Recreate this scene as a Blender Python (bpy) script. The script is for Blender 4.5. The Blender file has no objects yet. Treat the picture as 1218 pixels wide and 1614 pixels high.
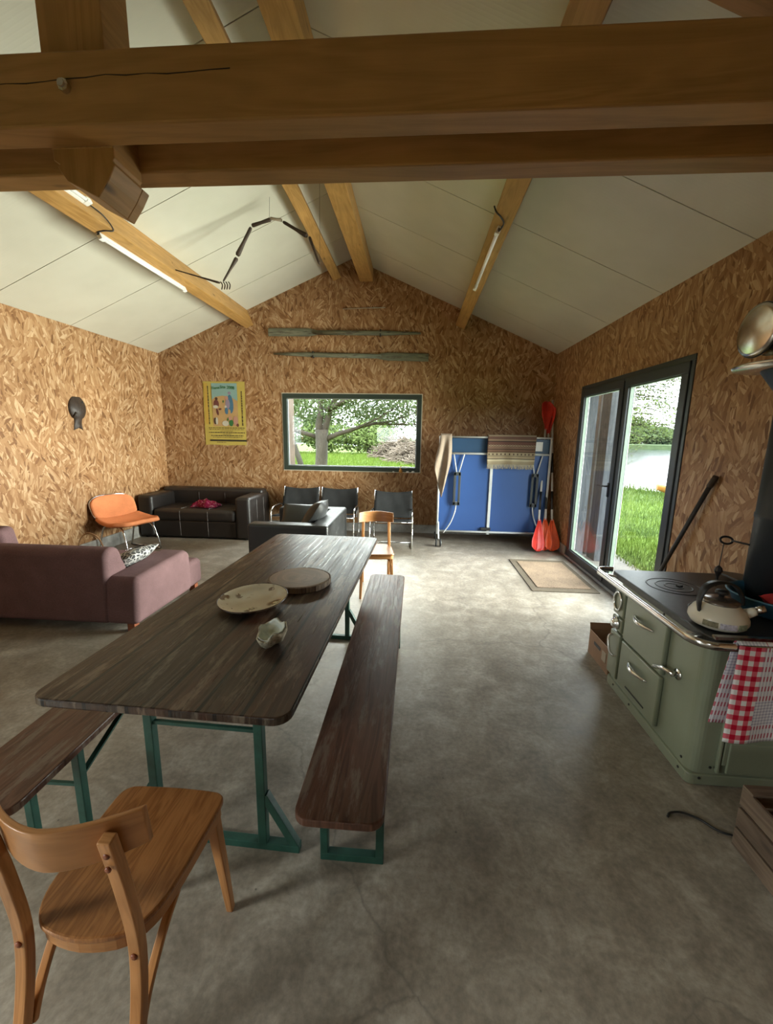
import bpy, bmesh, math, random
from mathutils import Matrix, Vector, Euler, geometry, noise
random.seed(7)
S = bpy.context.scene
COL = S.collection
PI = math.pi

# ------------------------------------------------------------------ camera
F_PX, W_PX, H_PX = 648.41, 1218, 1614
yaw, pitch, roll, CAMZ = 0.0688, 0.1851, 0.016, 1.591
cy, sy, cp, sp = math.cos(yaw), math.sin(yaw), math.cos(pitch), math.sin(pitch)
fw = Vector((-sy*cp, cy*cp, -sp)); rt = Vector((cy, sy, 0)); up = rt.cross(fw)
rt, up = rt*math.cos(roll)+up*math.sin(roll), up*math.cos(roll)-rt*math.sin(roll)
cam = bpy.data.objects.new('camera', bpy.data.cameras.new('camera')); COL.objects.link(cam)
cam.matrix_world = Matrix(((rt.x, up.x, -fw.x, 0), (rt.y, up.y, -fw.y, 0), (rt.z, up.z, -fw.z, CAMZ), (0, 0, 0, 1)))
cam.data.sensor_fit = 'VERTICAL'; cam.data.sensor_height = 36.0
cam.data.lens = F_PX/H_PX*36.0
cam.data.clip_start = 0.05; cam.data.clip_end = 2000
S.camera = cam

# ------------------------------------------------------------------ world, light, exposure
SKY = 5.5
w = bpy.data.worlds.new('overcast_sky'); S.world = w; w.use_nodes = True
nt = w.node_tree; bg = nt.nodes['Background']
tc = nt.nodes.new('ShaderNodeTexCoord'); nz = nt.nodes.new('ShaderNodeTexNoise'); nz.inputs['Scale'].default_value = 3
mxw = nt.nodes.new('ShaderNodeMix'); mxw.data_type = 'RGBA'
mxw.inputs[6].default_value = (0.80, 0.90, 1.0, 1); mxw.inputs[7].default_value = (1.0, 0.98, 0.95, 1)
nt.links.new(tc.outputs['Generated'], nz.inputs['Vector']); nt.links.new(nz.outputs['Fac'], mxw.inputs[0])
nt.links.new(mxw.outputs[2], bg.inputs['Color']); bg.inputs['Strength'].default_value = SKY
S.view_settings.view_transform = 'Standard'; S.view_settings.look = 'None'
S.view_settings.gamma = 1.0; S.view_settings.exposure = 1.3
S.view_settings.use_curve_mapping = False
S.cycles.max_bounces = 10; S.cycles.diffuse_bounces = 6; S.cycles.transparent_max_bounces = 24
S.cycles.sample_clamp_indirect = 8; S.cycles.caustics_reflective = False; S.cycles.caustics_refractive = False
try:
    S.cycles.use_denoising = True
except Exception:
    pass

XL, XR, YB, YF = -4.193, 2.084, 6.705, -3.6
XA, ZA, ZE = -1.028, 4.184, 2.829
SL = (ZA-ZE)/(XA-XL); SR = (ZA-ZE)/(XR-XA)
def ceil_z(x): return ZA-SL*(XA-x) if x < XA else ZA-SR*(x-XA)

def portal(name, loc, rot, sx, sz):
    l = bpy.data.lights.new(name, 'AREA'); l.shape = 'RECTANGLE'; l.size = sx; l.size_y = sz; l.energy = 1
    l.cycles.is_portal = True
    o = bpy.data.objects.new(name, l); COL.objects.link(o); o.location = loc; o.rotation_euler = rot
portal('door_daylight', (XR+.12, 4.5, 1.12), (0, PI/2, 0), 2.2, 2.2)
portal('window_daylight', (-1.05, YB+.12, 1.61), (-PI/2, 0, 0), 2.25, 1.24)
portal('added_rear_portal', (-1.2, YF-.12, 1.6), (PI/2, 0, 0), 1.0, .7)  # sampling portal for the added rear window
portal('added_side_portal', (XL-.12, -1.3, 1.7), (0, -PI/2, 0), 1.1, 1.9)  # sampling portal for the added left window

def boost_lamp(name, loc, rot, sx, sz, power, spread, color):  # area lamps added to brighten the room beyond what the sky gives
    l = bpy.data.lights.new(name, 'AREA'); l.shape = 'RECTANGLE'; l.size = sx; l.size_y = sz; l.energy = power
    l.spread = math.radians(spread); l.color = color
    o = bpy.data.objects.new(name, l); COL.objects.link(o); o.location = loc; o.rotation_euler = rot
boost_lamp('door_boost', (XR+.115, 4.5, 1.15), (0, PI/2, 0), 2.1, 2.1, 138, 92, (1.0, .985, .89))  # added lamp in the door opening, strengthens the light coming in
boost_lamp('window_boost', (-1.05, 9.1, 3.65), (-math.radians(70), 0, 0), 5.0, 2.1, 170, 130, (.97, 1.0, .95))  # added lamp high outside the back window, strengthens its light

boost_lamp('side_fill', (XL-.75, -1.3, 2.35), (0, -PI/2+math.radians(40), 0), 1.3, 2.0, 170, 80, (1.0, .97, .90))  # added fill lamp outside the invented left window, aimed at the foreground floor

# ------------------------------------------------------------------ helpers
FR = {}
class G:
    def __init__(s): s.v = []; s.f = []; s.u = []; s.mi = []; s.cur = 0; s.marks = []
    def quad(s, idx, uv=None):
        s.f.append(tuple(idx)); s.u.append(uv); s.mi.append(s.cur)
    def box(s, c, d, M=None, skew=None):
        s.marks.append((len(s.v), len(s.f)))
        hx, hy, hz = d[0]/2, d[1]/2, d[2]/2; b = len(s.v); loc = []
        for sz in (-1, 1):
            for q in ((-1, -1), (1, -1), (1, 1), (-1, 1)):
                loc.append(Vector((q[0]*hx, q[1]*hy, sz*hz)))
        L = max(range(3), key=lambda k: d[k]); off = random.random()*3
        for p in loc:
            P = (M @ p) if M is not None else p
            s.v.append(P+Vector(c))
        for fidx, ax in (((0, 3, 2, 1), 2), ((4, 5, 6, 7), 2), ((0, 1, 5, 4), 1), ((2, 3, 7, 6), 1), ((1, 2, 6, 5), 0), ((3, 0, 4, 7), 0)):
            oth = [k for k in range(3) if k != ax]
            a = L if L in oth else oth[0]; bb = [k for k in oth if k != a][0]
            s.quad([b+i for i in fidx], [(loc[i][a]+off, loc[i][bb]+off*1.7+ax*.37) for i in fidx])
        return s
    def beam(s, p0, p1, wd, ht, upv=(0, 0, 1)):
        p0, p1 = Vector(p0), Vector(p1); d = (p1-p0); L = d.length; d.normalize(); u = Vector(upv)
        x = d.cross(u)
        if x.length < 1e-4: x = d.cross(Vector((1, 0, 0)))
        x.normalize(); z = x.cross(d)
        M = Matrix((x, d, z)).transposed()
        return s.box((p0+p1)/2, (wd, L, ht), M)
    def tube(s, pts, r, n=10, closed=False, cap=True):
        s.marks.append((len(s.v), len(s.f)))
        pts = [Vector(p) for p in pts]; N = len(pts); rr = r if isinstance(r, (list, tuple)) else [r]*N
        b = len(s.v); prev = None; dist = 0
        for i, p in enumerate(pts):
            if closed: t = pts[(i+1) % N]-pts[i-1]
            else: t = pts[min(i+1, N-1)]-pts[max(i-1, 0)]
            t.normalize()
            if prev is None:
                a = Vector((0, 0, 1)) if abs(t.z) < .9 else Vector((1, 0, 0))
                x = t.cross(a).normalized()
            else:
                x = prev-t*prev.dot(t)
                x = x.normalized() if x.length > 1e-6 else t.orthogonal().normalized()
            prev = x; y = t.cross(x)
            for k in range(n):
                a = 2*PI*k/n; s.v.append(p+(x*math.cos(a)+y*math.sin(a))*rr[i])
        for i in range(N if closed else N-1):
            j = (i+1) % N; L = (pts[j]-pts[i]).length
            for k in range(n):
                k2 = (k+1) % n; c = 2*PI*rr[i]
                s.quad((b+i*n+k, b+j*n+k, b+j*n+k2, b+i*n+k2), [(dist, k/n*c), (dist+L, k/n*c), (dist+L, (k+1)/n*c), (dist, (k+1)/n*c)])
            dist += L
        if cap and not closed:
            s.quad([b+k for k in range(n)]); s.quad([b+(N-1)*n+k for k in reversed(range(n))])
        return s
    def lathe(s, prof, c=(0, 0, 0), n=32, M=None, sx=1, sy=1, a0=0, a1=2*PI):
        s.marks.append((len(s.v), len(s.f)))
        b = len(s.v); c = Vector(c); full = abs(a1-a0-2*PI) < 1e-5; m = n if full else n+1
        for (r, z) in prof:
            for k in range(m):
                a = a0+(a1-a0)*k/n; p = Vector((r*math.cos(a)*sx, r*math.sin(a)*sy, z))
                s.v.append((M @ p if M is not None else p)+c)
        for i in range(len(prof)-1):
            for k in range(n):
                k2 = (k+1) % m
                s.quad((b+i*m+k, b+i*m+k2, b+(i+1)*m+k2, b+(i+1)*m+k), [(k/n, i/9), ((k+1)/n, i/9), ((k+1)/n, (i+1)/9), (k/n, (i+1)/9)])
        shut = prof[0] == prof[-1]
        if full and not shut and prof[0][0] > 1e-6: s.quad([b+k for k in reversed(range(n))])
        if full and not shut and prof[-1][0] > 1e-6: s.quad([b+(len(prof)-1)*m+k for k in range(n)])
        return s
    def prism(s, poly, t0, t1, fn):
        """poly: 2-D outline; fn(a, b, t) -> 3-D point"""
        b = len(s.v); n = len(poly)
        for t in (t0, t1):
            for (a, q) in poly: s.v.append(Vector(fn(a, q, t)))
        s.quad([b+i for i in reversed(range(n))], [poly[i] for i in reversed(range(n))])
        s.quad([b+n+i for i in range(n)], [poly[i] for i in range(n)])
        d = 0
        for i in range(n):
            j = (i+1) % n; L = math.dist(poly[i], poly[j])
            s.quad((b+i, b+j, b+n+j, b+n+i), [(d, t0), (d+L, t0), (d+L, t1), (d, t1)]); d += L
        return s
    def grid(s, pts, uv=None, closed_u=False):
        """pts[i][j]"""
        b = len(s.v); n = len(pts); m = len(pts[0])
        for r_ in pts:
            for p in r_: s.v.append(Vector(p))
        for i in range(n-1 if not closed_u else n):
            i2 = (i+1) % n
            for j in range(m-1):
                q = None
                if uv: q = [uv(i, j), uv(i+1, j), uv(i+1, j+1), uv(i, j+1)]
                else: q = [(i/(n-1), j/(m-1)), ((i+1)/(n-1), j/(m-1)), ((i+1)/(n-1), (j+1)/(m-1)), (i/(n-1), (j+1)/(m-1))]
                s.quad((b+i*m+j, b+i2*m+j, b+i2*m+j+1, b+i*m+j+1), q)
        return s
    def build_each(s, name, mat, parent, **kw):
        """one object for each piece that was added"""
        out = []; mk = s.marks+[(len(s.v), len(s.f))]
        for (v0, f0), (v1, f1) in zip(mk[:-1], mk[1:]):
            q = G(); q.v = s.v[v0:v1]; q.f = [tuple(i-v0 for i in f) for f in s.f[f0:f1]]; q.u = s.u[f0:f1]; q.mi = s.mi[f0:f1]
            out.append(q.build(name, mat, parent, **kw))
        return out
    def build(s, name, mat, parent=None, bevel=0, seg=2, smooth=False, solid=0, sub=0, world=True, puff=0):
        me = bpy.data.meshes.new(name)
        M = Matrix.Identity(4)
        if parent is not None and parent.name in FR:
            if world: M = FR[parent.name].inverted()
        me.from_pydata([tuple(M @ v) for v in s.v], [], s.f)
        uvl = me.uv_layers.new(name='UVMap')
        k = 0
        for fi, f in enumerate(s.f):
            uv = s.u[fi]
            for j in range(len(f)):
                if uv: uvl.data[k].uv = uv[j]
                else:
                    p = s.v[f[j]]; uvl.data[k].uv = (p.x+p.z, p.y)
                k += 1
        for mm in (mat if isinstance(mat, (list, tuple)) else [mat]): me.materials.append(mm)
        me.polygons.foreach_set('material_index', s.mi)
        bm = bmesh.new(); bm.from_mesh(me); bmesh.ops.recalc_face_normals(bm, faces=bm.faces); bm.to_mesh(me); bm.free()
        if smooth: me.polygons.foreach_set('use_smooth', [True]*len(me.polygons))
        me.update()
        o = bpy.data.objects.new(name, me); COL.objects.link(o)
        if parent is not None:
            o.parent = parent
            FR[o.name] = FR.get(parent.name, Matrix.Identity(4))
        else: FR[o.name] = Matrix.Identity(4)
        if solid:
            m = o.modifiers.new('thickness', 'SOLIDIFY'); m.thickness = solid; m.offset = 0
        if bevel:
            m = o.modifiers.new('rounding', 'BEVEL'); m.width = bevel; m.segments = seg; m.limit_method = 'ANGLE'; m.angle_limit = math.radians(35)
            if smooth:
                me2 = o.modifiers.new('normals', 'WEIGHTED_NORMAL'); me2.keep_sharp = False
        if sub:
            m = o.modifiers.new('subdivision', 'SUBSURF'); m.levels = sub; m.render_levels = sub
        return o

def thing(name, label, cat, loc=(0, 0, 0), rz=0, group=None):
    o = bpy.data.objects.new(name, None); COL.objects.link(o); o.empty_display_size = .1
    o.location = loc; o.rotation_euler = (0, 0, rz)
    FR[o.name] = Matrix.Translation(loc) @ Matrix.Rotation(rz, 4, 'Z')
    return tag(o, label, cat, group)
def tag(o, label=None, cat=None, group=None, kind=None):
    if label: o['label'] = label
    if cat: o['category'] = cat
    if group: o['group'] = group
    if kind: o['kind'] = kind
    return o
def struct(o): o['kind'] = 'structure'; return o
def copy_tree(o, loc=None, rz=None, label=None, parent=None):
    c = o.copy(); COL.objects.link(c)
    if parent is not None: c.parent = parent
    if loc is not None: c.location = loc
    if rz is not None: c.rotation_euler = (0, 0, rz)
    if label: c['label'] = label
    for ch in [q for q in bpy.data.objects if q.parent == o and q != c]: copy_tree(ch, parent=c)
    return c
def arc(c, r, a0, a1, n, ax=0, ay=2, third=0.0):
    out = []
    for i in range(n+1):
        a = a0+(a1-a0)*i/n; p = [third]*3; k = [q for q in range(3) if q not in (ax, ay)][0]
        p[ax] = c[0]+r*math.cos(a); p[ay] = c[1]+r*math.sin(a); p[k] = third; out.append(tuple(p))
    return out
def smoothpath(pts, n=6):
    pts = [Vector(p) for p in pts]; out = []
    for i in range(len(pts)-1):
        p0 = pts[max(i-1, 0)]; p1 = pts[i]; p2 = pts[i+1]; p3 = pts[min(i+2, len(pts)-1)]
        for k in range(n):
            t = k/n
            out.append(0.5*((2*p1)+(-p0+p2)*t+(2*p0-5*p1+4*p2-p3)*t*t+(-p0+3*p1-3*p2+p3)*t**3))
    out.append(pts[-1]); return out
def rrect(x0, y0, x1, y1, r, n=6):
    out = []
    for (cx, cy_, a) in ((x1-r, y1-r, 0), (x0+r, y1-r, PI/2), (x0+r, y0+r, PI), (x1-r, y0+r, 1.5*PI)):
        for i in range(n+1):
            q = a+PI/2*i/n; out.append((cx+r*math.cos(q), cy_+r*math.sin(q)))
    return out

# ------------------------------------------------------------------ materials
class M:
    def __init__(s, name, rough=.6, metal=0, spec=.5):
        s.m = bpy.data.materials.new(name); s.m.use_nodes = True; s.t = s.m.node_tree
        s.b = s.t.nodes['Principled BSDF']; s.b.inputs['Roughness'].default_value = rough
        s.b.inputs['Metallic'].default_value = metal; s.b.inputs['Specular IOR Level'].default_value = spec
    def n(s, kind, **kw):
        nd = s.t.nodes.new('ShaderNode'+kind)
        for k, v in kw.items():
            if hasattr(nd, k) and k not in ('Scale',): setattr(nd, k, v)
            else: nd.inputs[k].default_value = v
        return nd
    def l(s, a, b): s.t.links.new(a, b)
    def coord(s, kind='Object', scale=(1, 1, 1), rot=(0, 0, 0)):
        c = s.n('TexCoord'); mp = s.n('Mapping'); mp.inputs['Scale'].default_value = scale; mp.inputs['Rotation'].default_value = rot
        s.l(c.outputs[kind], mp.inputs['Vector']); return mp.outputs[0]
    def noise(s, vec, scale, detail=4, rough=.6, dist=0):
        x = s.n('TexNoise'); x.inputs['Scale'].default_value = scale; x.inputs['Detail'].default_value = detail
        x.inputs['Roughness'].default_value = rough; x.inputs['Distortion'].default_value = dist
        if vec is not None: s.l(vec, x.inputs['Vector'])
        return x.outputs['Fac']
    def ramp(s, fac, stops, interp='LINEAR'):
        r = s.n('ValToRGB'); e = r.color_ramp.elements; r.color_ramp.interpolation = interp
        while len(e) < len(stops): e.new(.5)
        for i, (p, c) in enumerate(stops): e[i].position = p; e[i].color = (*c, 1) if len(c) == 3 else c
        s.l(fac, r.inputs[0]); return r.outputs[0]
    def mix(s, a, b, fac, mode='MIX'):
        m = s.n('Mix'); m.data_type = 'RGBA'; m.blend_type = mode
        for v, i in ((a, 6), (b, 7), (fac, 0)):
            if isinstance(v, (int, float)): m.inputs[i].default_value = v
            elif isinstance(v, tuple): m.inputs[i].default_value = (*v, 1)
            else: s.l(v, m.inputs[i])
        return m.outputs[2]
    def math(s, op, a, b=None, c=None):
        m = s.n('Math'); m.operation = op
        for i, v in enumerate((a, b, c)):
            if v is None: continue
            if isinstance(v, (int, float)): m.inputs[i].default_value = v
            else: s.l(v, m.inputs[i])
        return m.outputs[0]
    def col(s, c):
        if isinstance(c, tuple): s.b.inputs['Base Color'].default_value = (*c, 1)
        else: s.l(c, s.b.inputs['Base Color'])
        return s
    def bump(s, h, strength=.3, dist=.01):
        b = s.n('Bump'); b.inputs['Strength'].default_value = strength; b.inputs['Distance'].default_value = dist
        s.l(h, b.inputs['Height']); s.l(b.outputs[0], s.b.inputs['Normal']); return s
    def rough(s, h): s.l(h, s.b.inputs['Roughness']); return s

def plain(name, c, rough=.5, metal=0, var=.12, scale=8, bump=0, spec=.5):
    m = M(name, rough, metal, spec); v = m.coord()
    f = m.noise(v, scale, 5)
    a = tuple(max(0, x*(1-var)) for x in c); b = tuple(min(1, x*(1+var)) for x in c)
    m.col(m.ramp(f, [(.3, a), (.7, b)]))
    if bump: m.bump(m.noise(v, scale*12, 3), bump, .004)
    return m.m

def osb(name, dark=1.0):
    m = M(name, .55, spec=.35); c = m.n('TexCoord'); uv = c.outputs['UV']
    wob = m.n('TexNoise'); wob.inputs['Scale'].default_value = 9
    m.l(uv, wob.inputs['Vector'])
    add = m.n('VectorMath'); add.operation = 'MULTIPLY_ADD'; m.l(wob.outputs['Color'], add.inputs[0]); add.inputs[1].default_value = (.012, .012, 0); m.l(uv, add.inputs[2])
    def layer(cell, ang, off):
        mp = m.n('Mapping'); mp.inputs['Location'].default_value = (off, off*1.3, 0); m.l(add.outputs[0], mp.inputs[0])
        vo = m.n('TexVoronoi'); vo.inputs['Scale'].default_value = cell; m.l(mp.outputs[0], vo.inputs['Vector'])
        sep = m.n('SeparateColor'); m.l(vo.outputs['Color'], sep.inputs[0])
        an = m.math('MULTIPLY_ADD', sep.outputs[0], ang, -ang/2)
        vr = m.n('VectorRotate'); vr.rotation_type = 'Z_AXIS'; m.l(mp.outputs[0], vr.inputs['Vector']); m.l(an, vr.inputs['Angle'])
        m2 = m.n('Mapping'); m2.inputs['Scale'].default_value = (40, 8.5, 1); m.l(vr.outputs[0], m2.inputs[0])
        v2 = m.n('TexVoronoi'); v2.inputs['Scale'].default_value = 1; m.l(m2.outputs[0], v2.inputs['Vector'])
        s2 = m.n('SeparateColor'); m.l(v2.outputs['Color'], s2.inputs[0])
        fib = m.n('Mapping'); fib.inputs['Scale'].default_value = (350, 14, 1); m.l(vr.outputs[0], fib.inputs[0])
        return s2.outputs[0], s2.outputs[1], m.noise(fib.outputs[0], 1, 2)
    a, am, af = layer(6.5, 1.3, 0); b, bm_, bf = layer(4.5, 2.0, 3.7)
    fac = m.math('GREATER_THAN', bm_, .5)
    val = m.n('Mix'); val.data_type = 'FLOAT'; m.l(fac, val.inputs[0]); m.l(a, val.inputs[2]); m.l(b, val.inputs[3])
    d = dark
    colr = m.ramp(val.outputs[0], [(0, (.17*d, .072*d, .024*d)), (.10, (.28*d, .13*d, .048*d)), (.4, (.39*d, .208*d, .094*d)), (.75, (.49*d, .288*d, .142*d)), (1, (.68*d, .47*d, .28*d))])
    colr = m.mix(colr, (.32, .17, .07), .12)
    colr = m.mix(colr, m.ramp(af, [(.3, (.8, .8, .8)), (.7, (1.1, 1.1, 1.1))]), 1, 'MULTIPLY')
    big = m.noise(uv, .8, 2)
    colr = m.mix(colr, m.ramp(big, [(.3, (.88, .88, .88)), (.7, (1.08, 1.06, 1.03))]), 1, 'MULTIPLY')
    m.col(colr); m.bump(val.outputs[0], .15, .003)
    return m.m

def wood(name, c1, c2, rough=.5, ring=14, knots=True, fine=220, worn=None, bumpy=.1, spec=.4, rmap=None):
    """grain runs along UV u"""
    m = M(name, rough, spec=spec); c = m.n('TexCoord'); oi = m.n('ObjectInfo')
    sh = m.n('VectorMath'); sh.operation = 'MULTIPLY_ADD'; cmb = m.n('CombineXYZ')
    m.l(oi.outputs['Random'], cmb.inputs[0]); m.l(oi.outputs['Random'], cmb.inputs[1])
    m.l(cmb.outputs[0], sh.inputs[0]); sh.inputs[1].default_value = (7, 3, 0); m.l(c.outputs['UV'], sh.inputs[2])
    mp = m.n('Mapping'); mp.inputs['Scale'].default_value = (.55, 5, 1); m.l(sh.outputs[0], mp.inputs[0])
    g1 = m.noise(mp.outputs[0], ring*.25, 3, .5, 1.2)
    rg = m.math('PINGPONG', m.math('MULTIPLY', g1, 9), 1)
    mp2 = m.n('Mapping'); mp2.inputs['Scale'].default_value = (4, fine, 1); m.l(sh.outputs[0], mp2.inputs[0])
    g2 = m.noise(mp2.outputs[0], 1, 3)
    f = m.math('ADD', m.math('MULTIPLY', rg, .55), m.math('MULTIPLY', g2, .5))
    colr = m.ramp(f, [(.15, c1), (.8, c2)])
    if knots:
        mk = m.n('Mapping'); mk.inputs['Scale'].default_value = (1.6, 5, 1); m.l(sh.outputs[0], mk.inputs[0])
        vk = m.n('TexVoronoi'); vk.inputs['Scale'].default_value = 1.5; m.l(mk.outputs[0], vk.inputs['Vector'])
        k = m.ramp(vk.outputs['Distance'], [(.03, (1, 1, 1)), (.12, (0, 0, 0))])
        colr = m.mix(colr, tuple(x*.35 for x in c1), k)
    blot = m.noise(sh.outputs[0], 2.2, 3)
    colr = m.mix(colr, m.ramp(blot, [(.3, (.82, .82, .82)), (.7, (1.12, 1.1, 1.08))]), 1, 'MULTIPLY')
    if worn:
        mw = m.n('Mapping'); mw.inputs['Scale'].default_value = (1.3, 7, 1); m.l(sh.outputs[0], mw.inputs[0])
        wf = m.noise(mw.outputs[0], 2.2, 8, .72)
        colr = m.mix(colr, worn, m.ramp(wf, [(.52, (0, 0, 0)), (.60, (.8, .8, .8))]))
    m.col(colr)
    if bumpy: m.bump(f, bumpy, .003)
    if rmap:
        m.rough(m.ramp(m.noise(mp2.outputs[0], .6, 4), [(.3, (rmap[0],)*3), (.7, (rmap[1],)*3)]))
    return m.m

def fabric(name, c, sc=260, rough=.95, var=.25):
    m = M(name, rough, spec=.15); v = m.coord()
    f = m.noise(v, sc, 2); g = m.noise(v, 5, 4)
    a = m.ramp(f, [(.3, tuple(x*(1-var) for x in c)), (.7, tuple(min(1, x*(1+var)) for x in c))])
    a = m.mix(a, m.ramp(g, [(.3, (.85,)*3), (.7, (1.12,)*3)]), 1, 'MULTIPLY')
    m.col(a); m.bump(f, .35, .002); return m.m

def leather(name, c, wear=(.12, .11, .10), amt=.6, rough=.38):
    m = M(name, rough, spec=.5); v = m.coord()
    vo = m.n('TexVoronoi'); vo.inputs['Scale'].default_value = 180; m.l(v, vo.inputs['Vector'])
    s = m.noise(v, 3.5, 9, .75)
    m.col(m.mix(c, wear, m.ramp(s, [(.60, (0, 0, 0)), (.70, (amt,)*3)])))
    m.rough(m.ramp(m.noise(v, 6, 4), [(.3, (rough-.08,)*3), (.7, (rough+.15,)*3)]))
    m.bump(vo.outputs['Distance'], .15, .002); return m.m

OSB = osb('osb_board', .82)
BEAM = wood('beam_timber', (.285, .15, .046), (.385, .205, .07), .5, ring=7)
BEAM_L = wood('pale_beam_timber', (.33, .175, .05), (.46, .26, .085), .5, ring=9)
CHAIRW = wood('beech_wood', (.33, .145, .048), (.47, .225, .085), .33, ring=16, knots=False, worn=None, bumpy=.04)
SEATW = wood('worn_seat_veneer', (.185, .070, .020), (.33, .145, .05), .3, ring=22, knots=False, fine=160, bumpy=.06)
TABLEW = wood('weathered_table_boards', (.028, .018, .013), (.056, .037, .026), .42, ring=10, knots=False, fine=90, worn=(.15, .13, .10), bumpy=.3, spec=.28, rmap=(.24, .45))
BENCHW = wood('dark_bench_boards', (.055, .024, .016), (.125, .06, .039), .42, ring=12, knots=True, fine=150, worn=(.17, .13, .10), bumpy=.3, spec=.3, rmap=(.3, .5))
GREYW = wood('weathered_grey_wood', (.12, .122, .126), (.23, .225, .22), .8, ring=8, bumpy=.3)
DGREYW = wood('dark_weathered_wood', (.04, .044, .05), (.095, .10, .11), .8, ring=8, bumpy=.3)
CRATEW = wood('crate_wood', (.075, .05, .034), (.14, .10, .07), .75, ring=8, bumpy=.2)
OARW = wood('old_green_painted_wood', (.10, .11, .075), (.19, .19, .13), .8, ring=6, worn=(.07, .05, .035), bumpy=.3)
LEGW = wood('red_brown_leg_wood', (.17, .045, .02), (.26, .08, .035), .4, knots=False)
BOARDW = wood('round_board_wood', (.15, .095, .055), (.27, .18, .11), .5, ring=9)
DARKBONE = wood('dark_driftwood', (.03, .02, .012), (.07, .045, .028), .6, knots=False)
PALEBONE = plain('pale_bone', (.42, .36, .27), .6)

def ceiling_mat():
    m = M('white_ceiling_sheet', .32, spec=.5); c = m.n('TexCoord'); s = m.n('SeparateXYZ'); m.l(c.outputs['Object'], s.inputs[0])
    wv = m.math('SINE', m.math('MULTIPLY', s.outputs[1], 2*PI/.055))
    sh = m.math('POWER', m.math('ABSOLUTE', wv), 6)
    f = m.noise(c.outputs['Object'], 1.5, 3)
    m.col(m.ramp(f, [(.3, (.56, .545, .455)), (.7, (.63, .615, .52))]))
    m.bump(sh, .10, .002); return m.m
CEIL = ceiling_mat()
GAPDARK = plain('dark_gap', (.02, .02, .02), .9)

def concrete():
    m = M('polished_concrete', .5, spec=.45); v = m.coord()
    a = m.noise(v, 1.1, 6, .62, .8); b = m.noise(v, 5.5, 9, .72, .4); c = m.noise(v, 45, 4, .6)
    col = m.ramp(b, [(.28, (.17, .145, .118)), (.5, (.27, .238, .20)), (.72, (.42, .385, .335))])
    col = m.mix(col, m.ramp(a, [(.3, (.74, .73, .70)), (.7, (1.16, 1.15, 1.13))]), 1, 'MULTIPLY')
    col = m.mix(col, m.ramp(c, [(.28, (.76, .76, .76)), (.68, (1.12, 1.12, 1.12))]), 1, 'MULTIPLY')
    vo = m.n('TexVoronoi'); vo.inputs['Scale'].default_value = 6.5; m.l(v, vo.inputs['Vector'])
    col = m.mix(col, (.07, .06, .05), m.ramp(vo.outputs['Distance'], [(.015, (.8, .8, .8)), (.035, (0, 0, 0))]))
    cr = m.n('TexVoronoi'); cr.feature = 'DISTANCE_TO_EDGE'; cr.inputs['Scale'].default_value = .55
    wv = m.n('TexNoise'); wv.inputs['Scale'].default_value = 3; wv.inputs['Detail'].default_value = 6; m.l(v, wv.inputs['Vector'])
    ad = m.n('VectorMath'); ad.operation = 'MULTIPLY_ADD'; m.l(wv.outputs['Color'], ad.inputs[0]); ad.inputs[1].default_value = (.5, .5, .5); m.l(v, ad.inputs[2])
    m.l(ad.outputs[0], cr.inputs['Vector'])
    col = m.mix(col, (.12, .105, .09), m.ramp(cr.outputs['Distance'], [(.0, (.55,)*3), (.006, (0, 0, 0))]))
    m.col(col); m.rough(m.ramp(b, [(.3, (.36,)*3), (.7, (.56,)*3)])); m.bump(c, .12, .003); return m.m
FLOOR = concrete()
PLINTH = plain('concrete_plinth', (.30, .29, .27), .8, var=.35, scale=7, bump=.3)
FRAME = plain('anthracite_frame', (.035, .042, .048), .4, var=.08)
GFRAME = plain('dark_green_frame', (.03, .045, .035), .45, var=.08)
PALE_EDGE = plain('pale_bead', (.55, .52, .42), .5)
BLACK = plain('black_plastic', (.012, .012, .012), .45)
BLACKM = plain('black_iron', (.028, .027, .027), .36, metal=.2, var=.3, scale=30, bump=.2)
FLUE = plain('black_flue_steel', (.035, .042, .05), .5, metal=.2, var=.15, scale=6)
CHROME = plain('chrome', (.75, .76, .76), .16, metal=1, var=.05)
STEEL = plain('brushed_steel', (.62, .60, .56), .24, metal=1, var=.15, scale=20)
ALU = plain('aluminium', (.55, .57, .60), .35, metal=.8)
WHITEP = plain('white_plastic', (.80, .80, .76), .35, var=.03)
TUBEM = plain('fluorescent_tube_glass', (.88, .88, .85), .25, var=.02)
GREENM = plain('green_painted_steel', (.016, .070, .052), .45, var=.3, scale=14)
STOVE = None
def stove_mat():
    m = M('sage_green_enamel', .3, spec=.5); v = m.coord()
    g = m.ramp(m.noise(v, 3, 4), [(.3, (.205, .23, .16)), (.7, (.24, .265, .19))])
    g = m.mix(g, (.05, .045, .035), m.ramp(m.noise(v, 26, 8, .75), [(.69, (0, 0, 0)), (.72, (.9,)*3)]))
    m.col(g); return m.m
STOVE = stove_mat()
LEATH = leather('black_leather', (.016, .013, .012), wear=(.06, .052, .048), amt=.45, rough=.40)
LEATH2 = leather('worn_black_leather', (.014, .015, .015), amt=.3, rough=.35)
STITCH = plain('grey_seam', (.13, .12, .115), .8)
MAUVE = fabric('mauve_upholstery', (.15, .088, .09))
SLING = fabric('charcoal_canvas', (.032, .033, .034), 300)
ORANGE = fabric('orange_velour', (.66, .235, .10), 240, .85, .15)
RED = plain('red_plastic', (.70, .05, .035), .4, var=.15)
REDO = plain('orange_red_plastic', (.80, .12, .035), .4, var=.15)
WSHAFT = plain('pale_grey_shaft', (.62, .62, .60), .4)
BLUET = plain('blue_table_board', (.026, .078, .25), .42, var=.06, scale=2)
BLUED = plain('dark_blue_board', (.016, .05, .11), .42, var=.06)
FRAMEG = plain('grey_painted_tube', (.55, .57, .57), .4)
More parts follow.
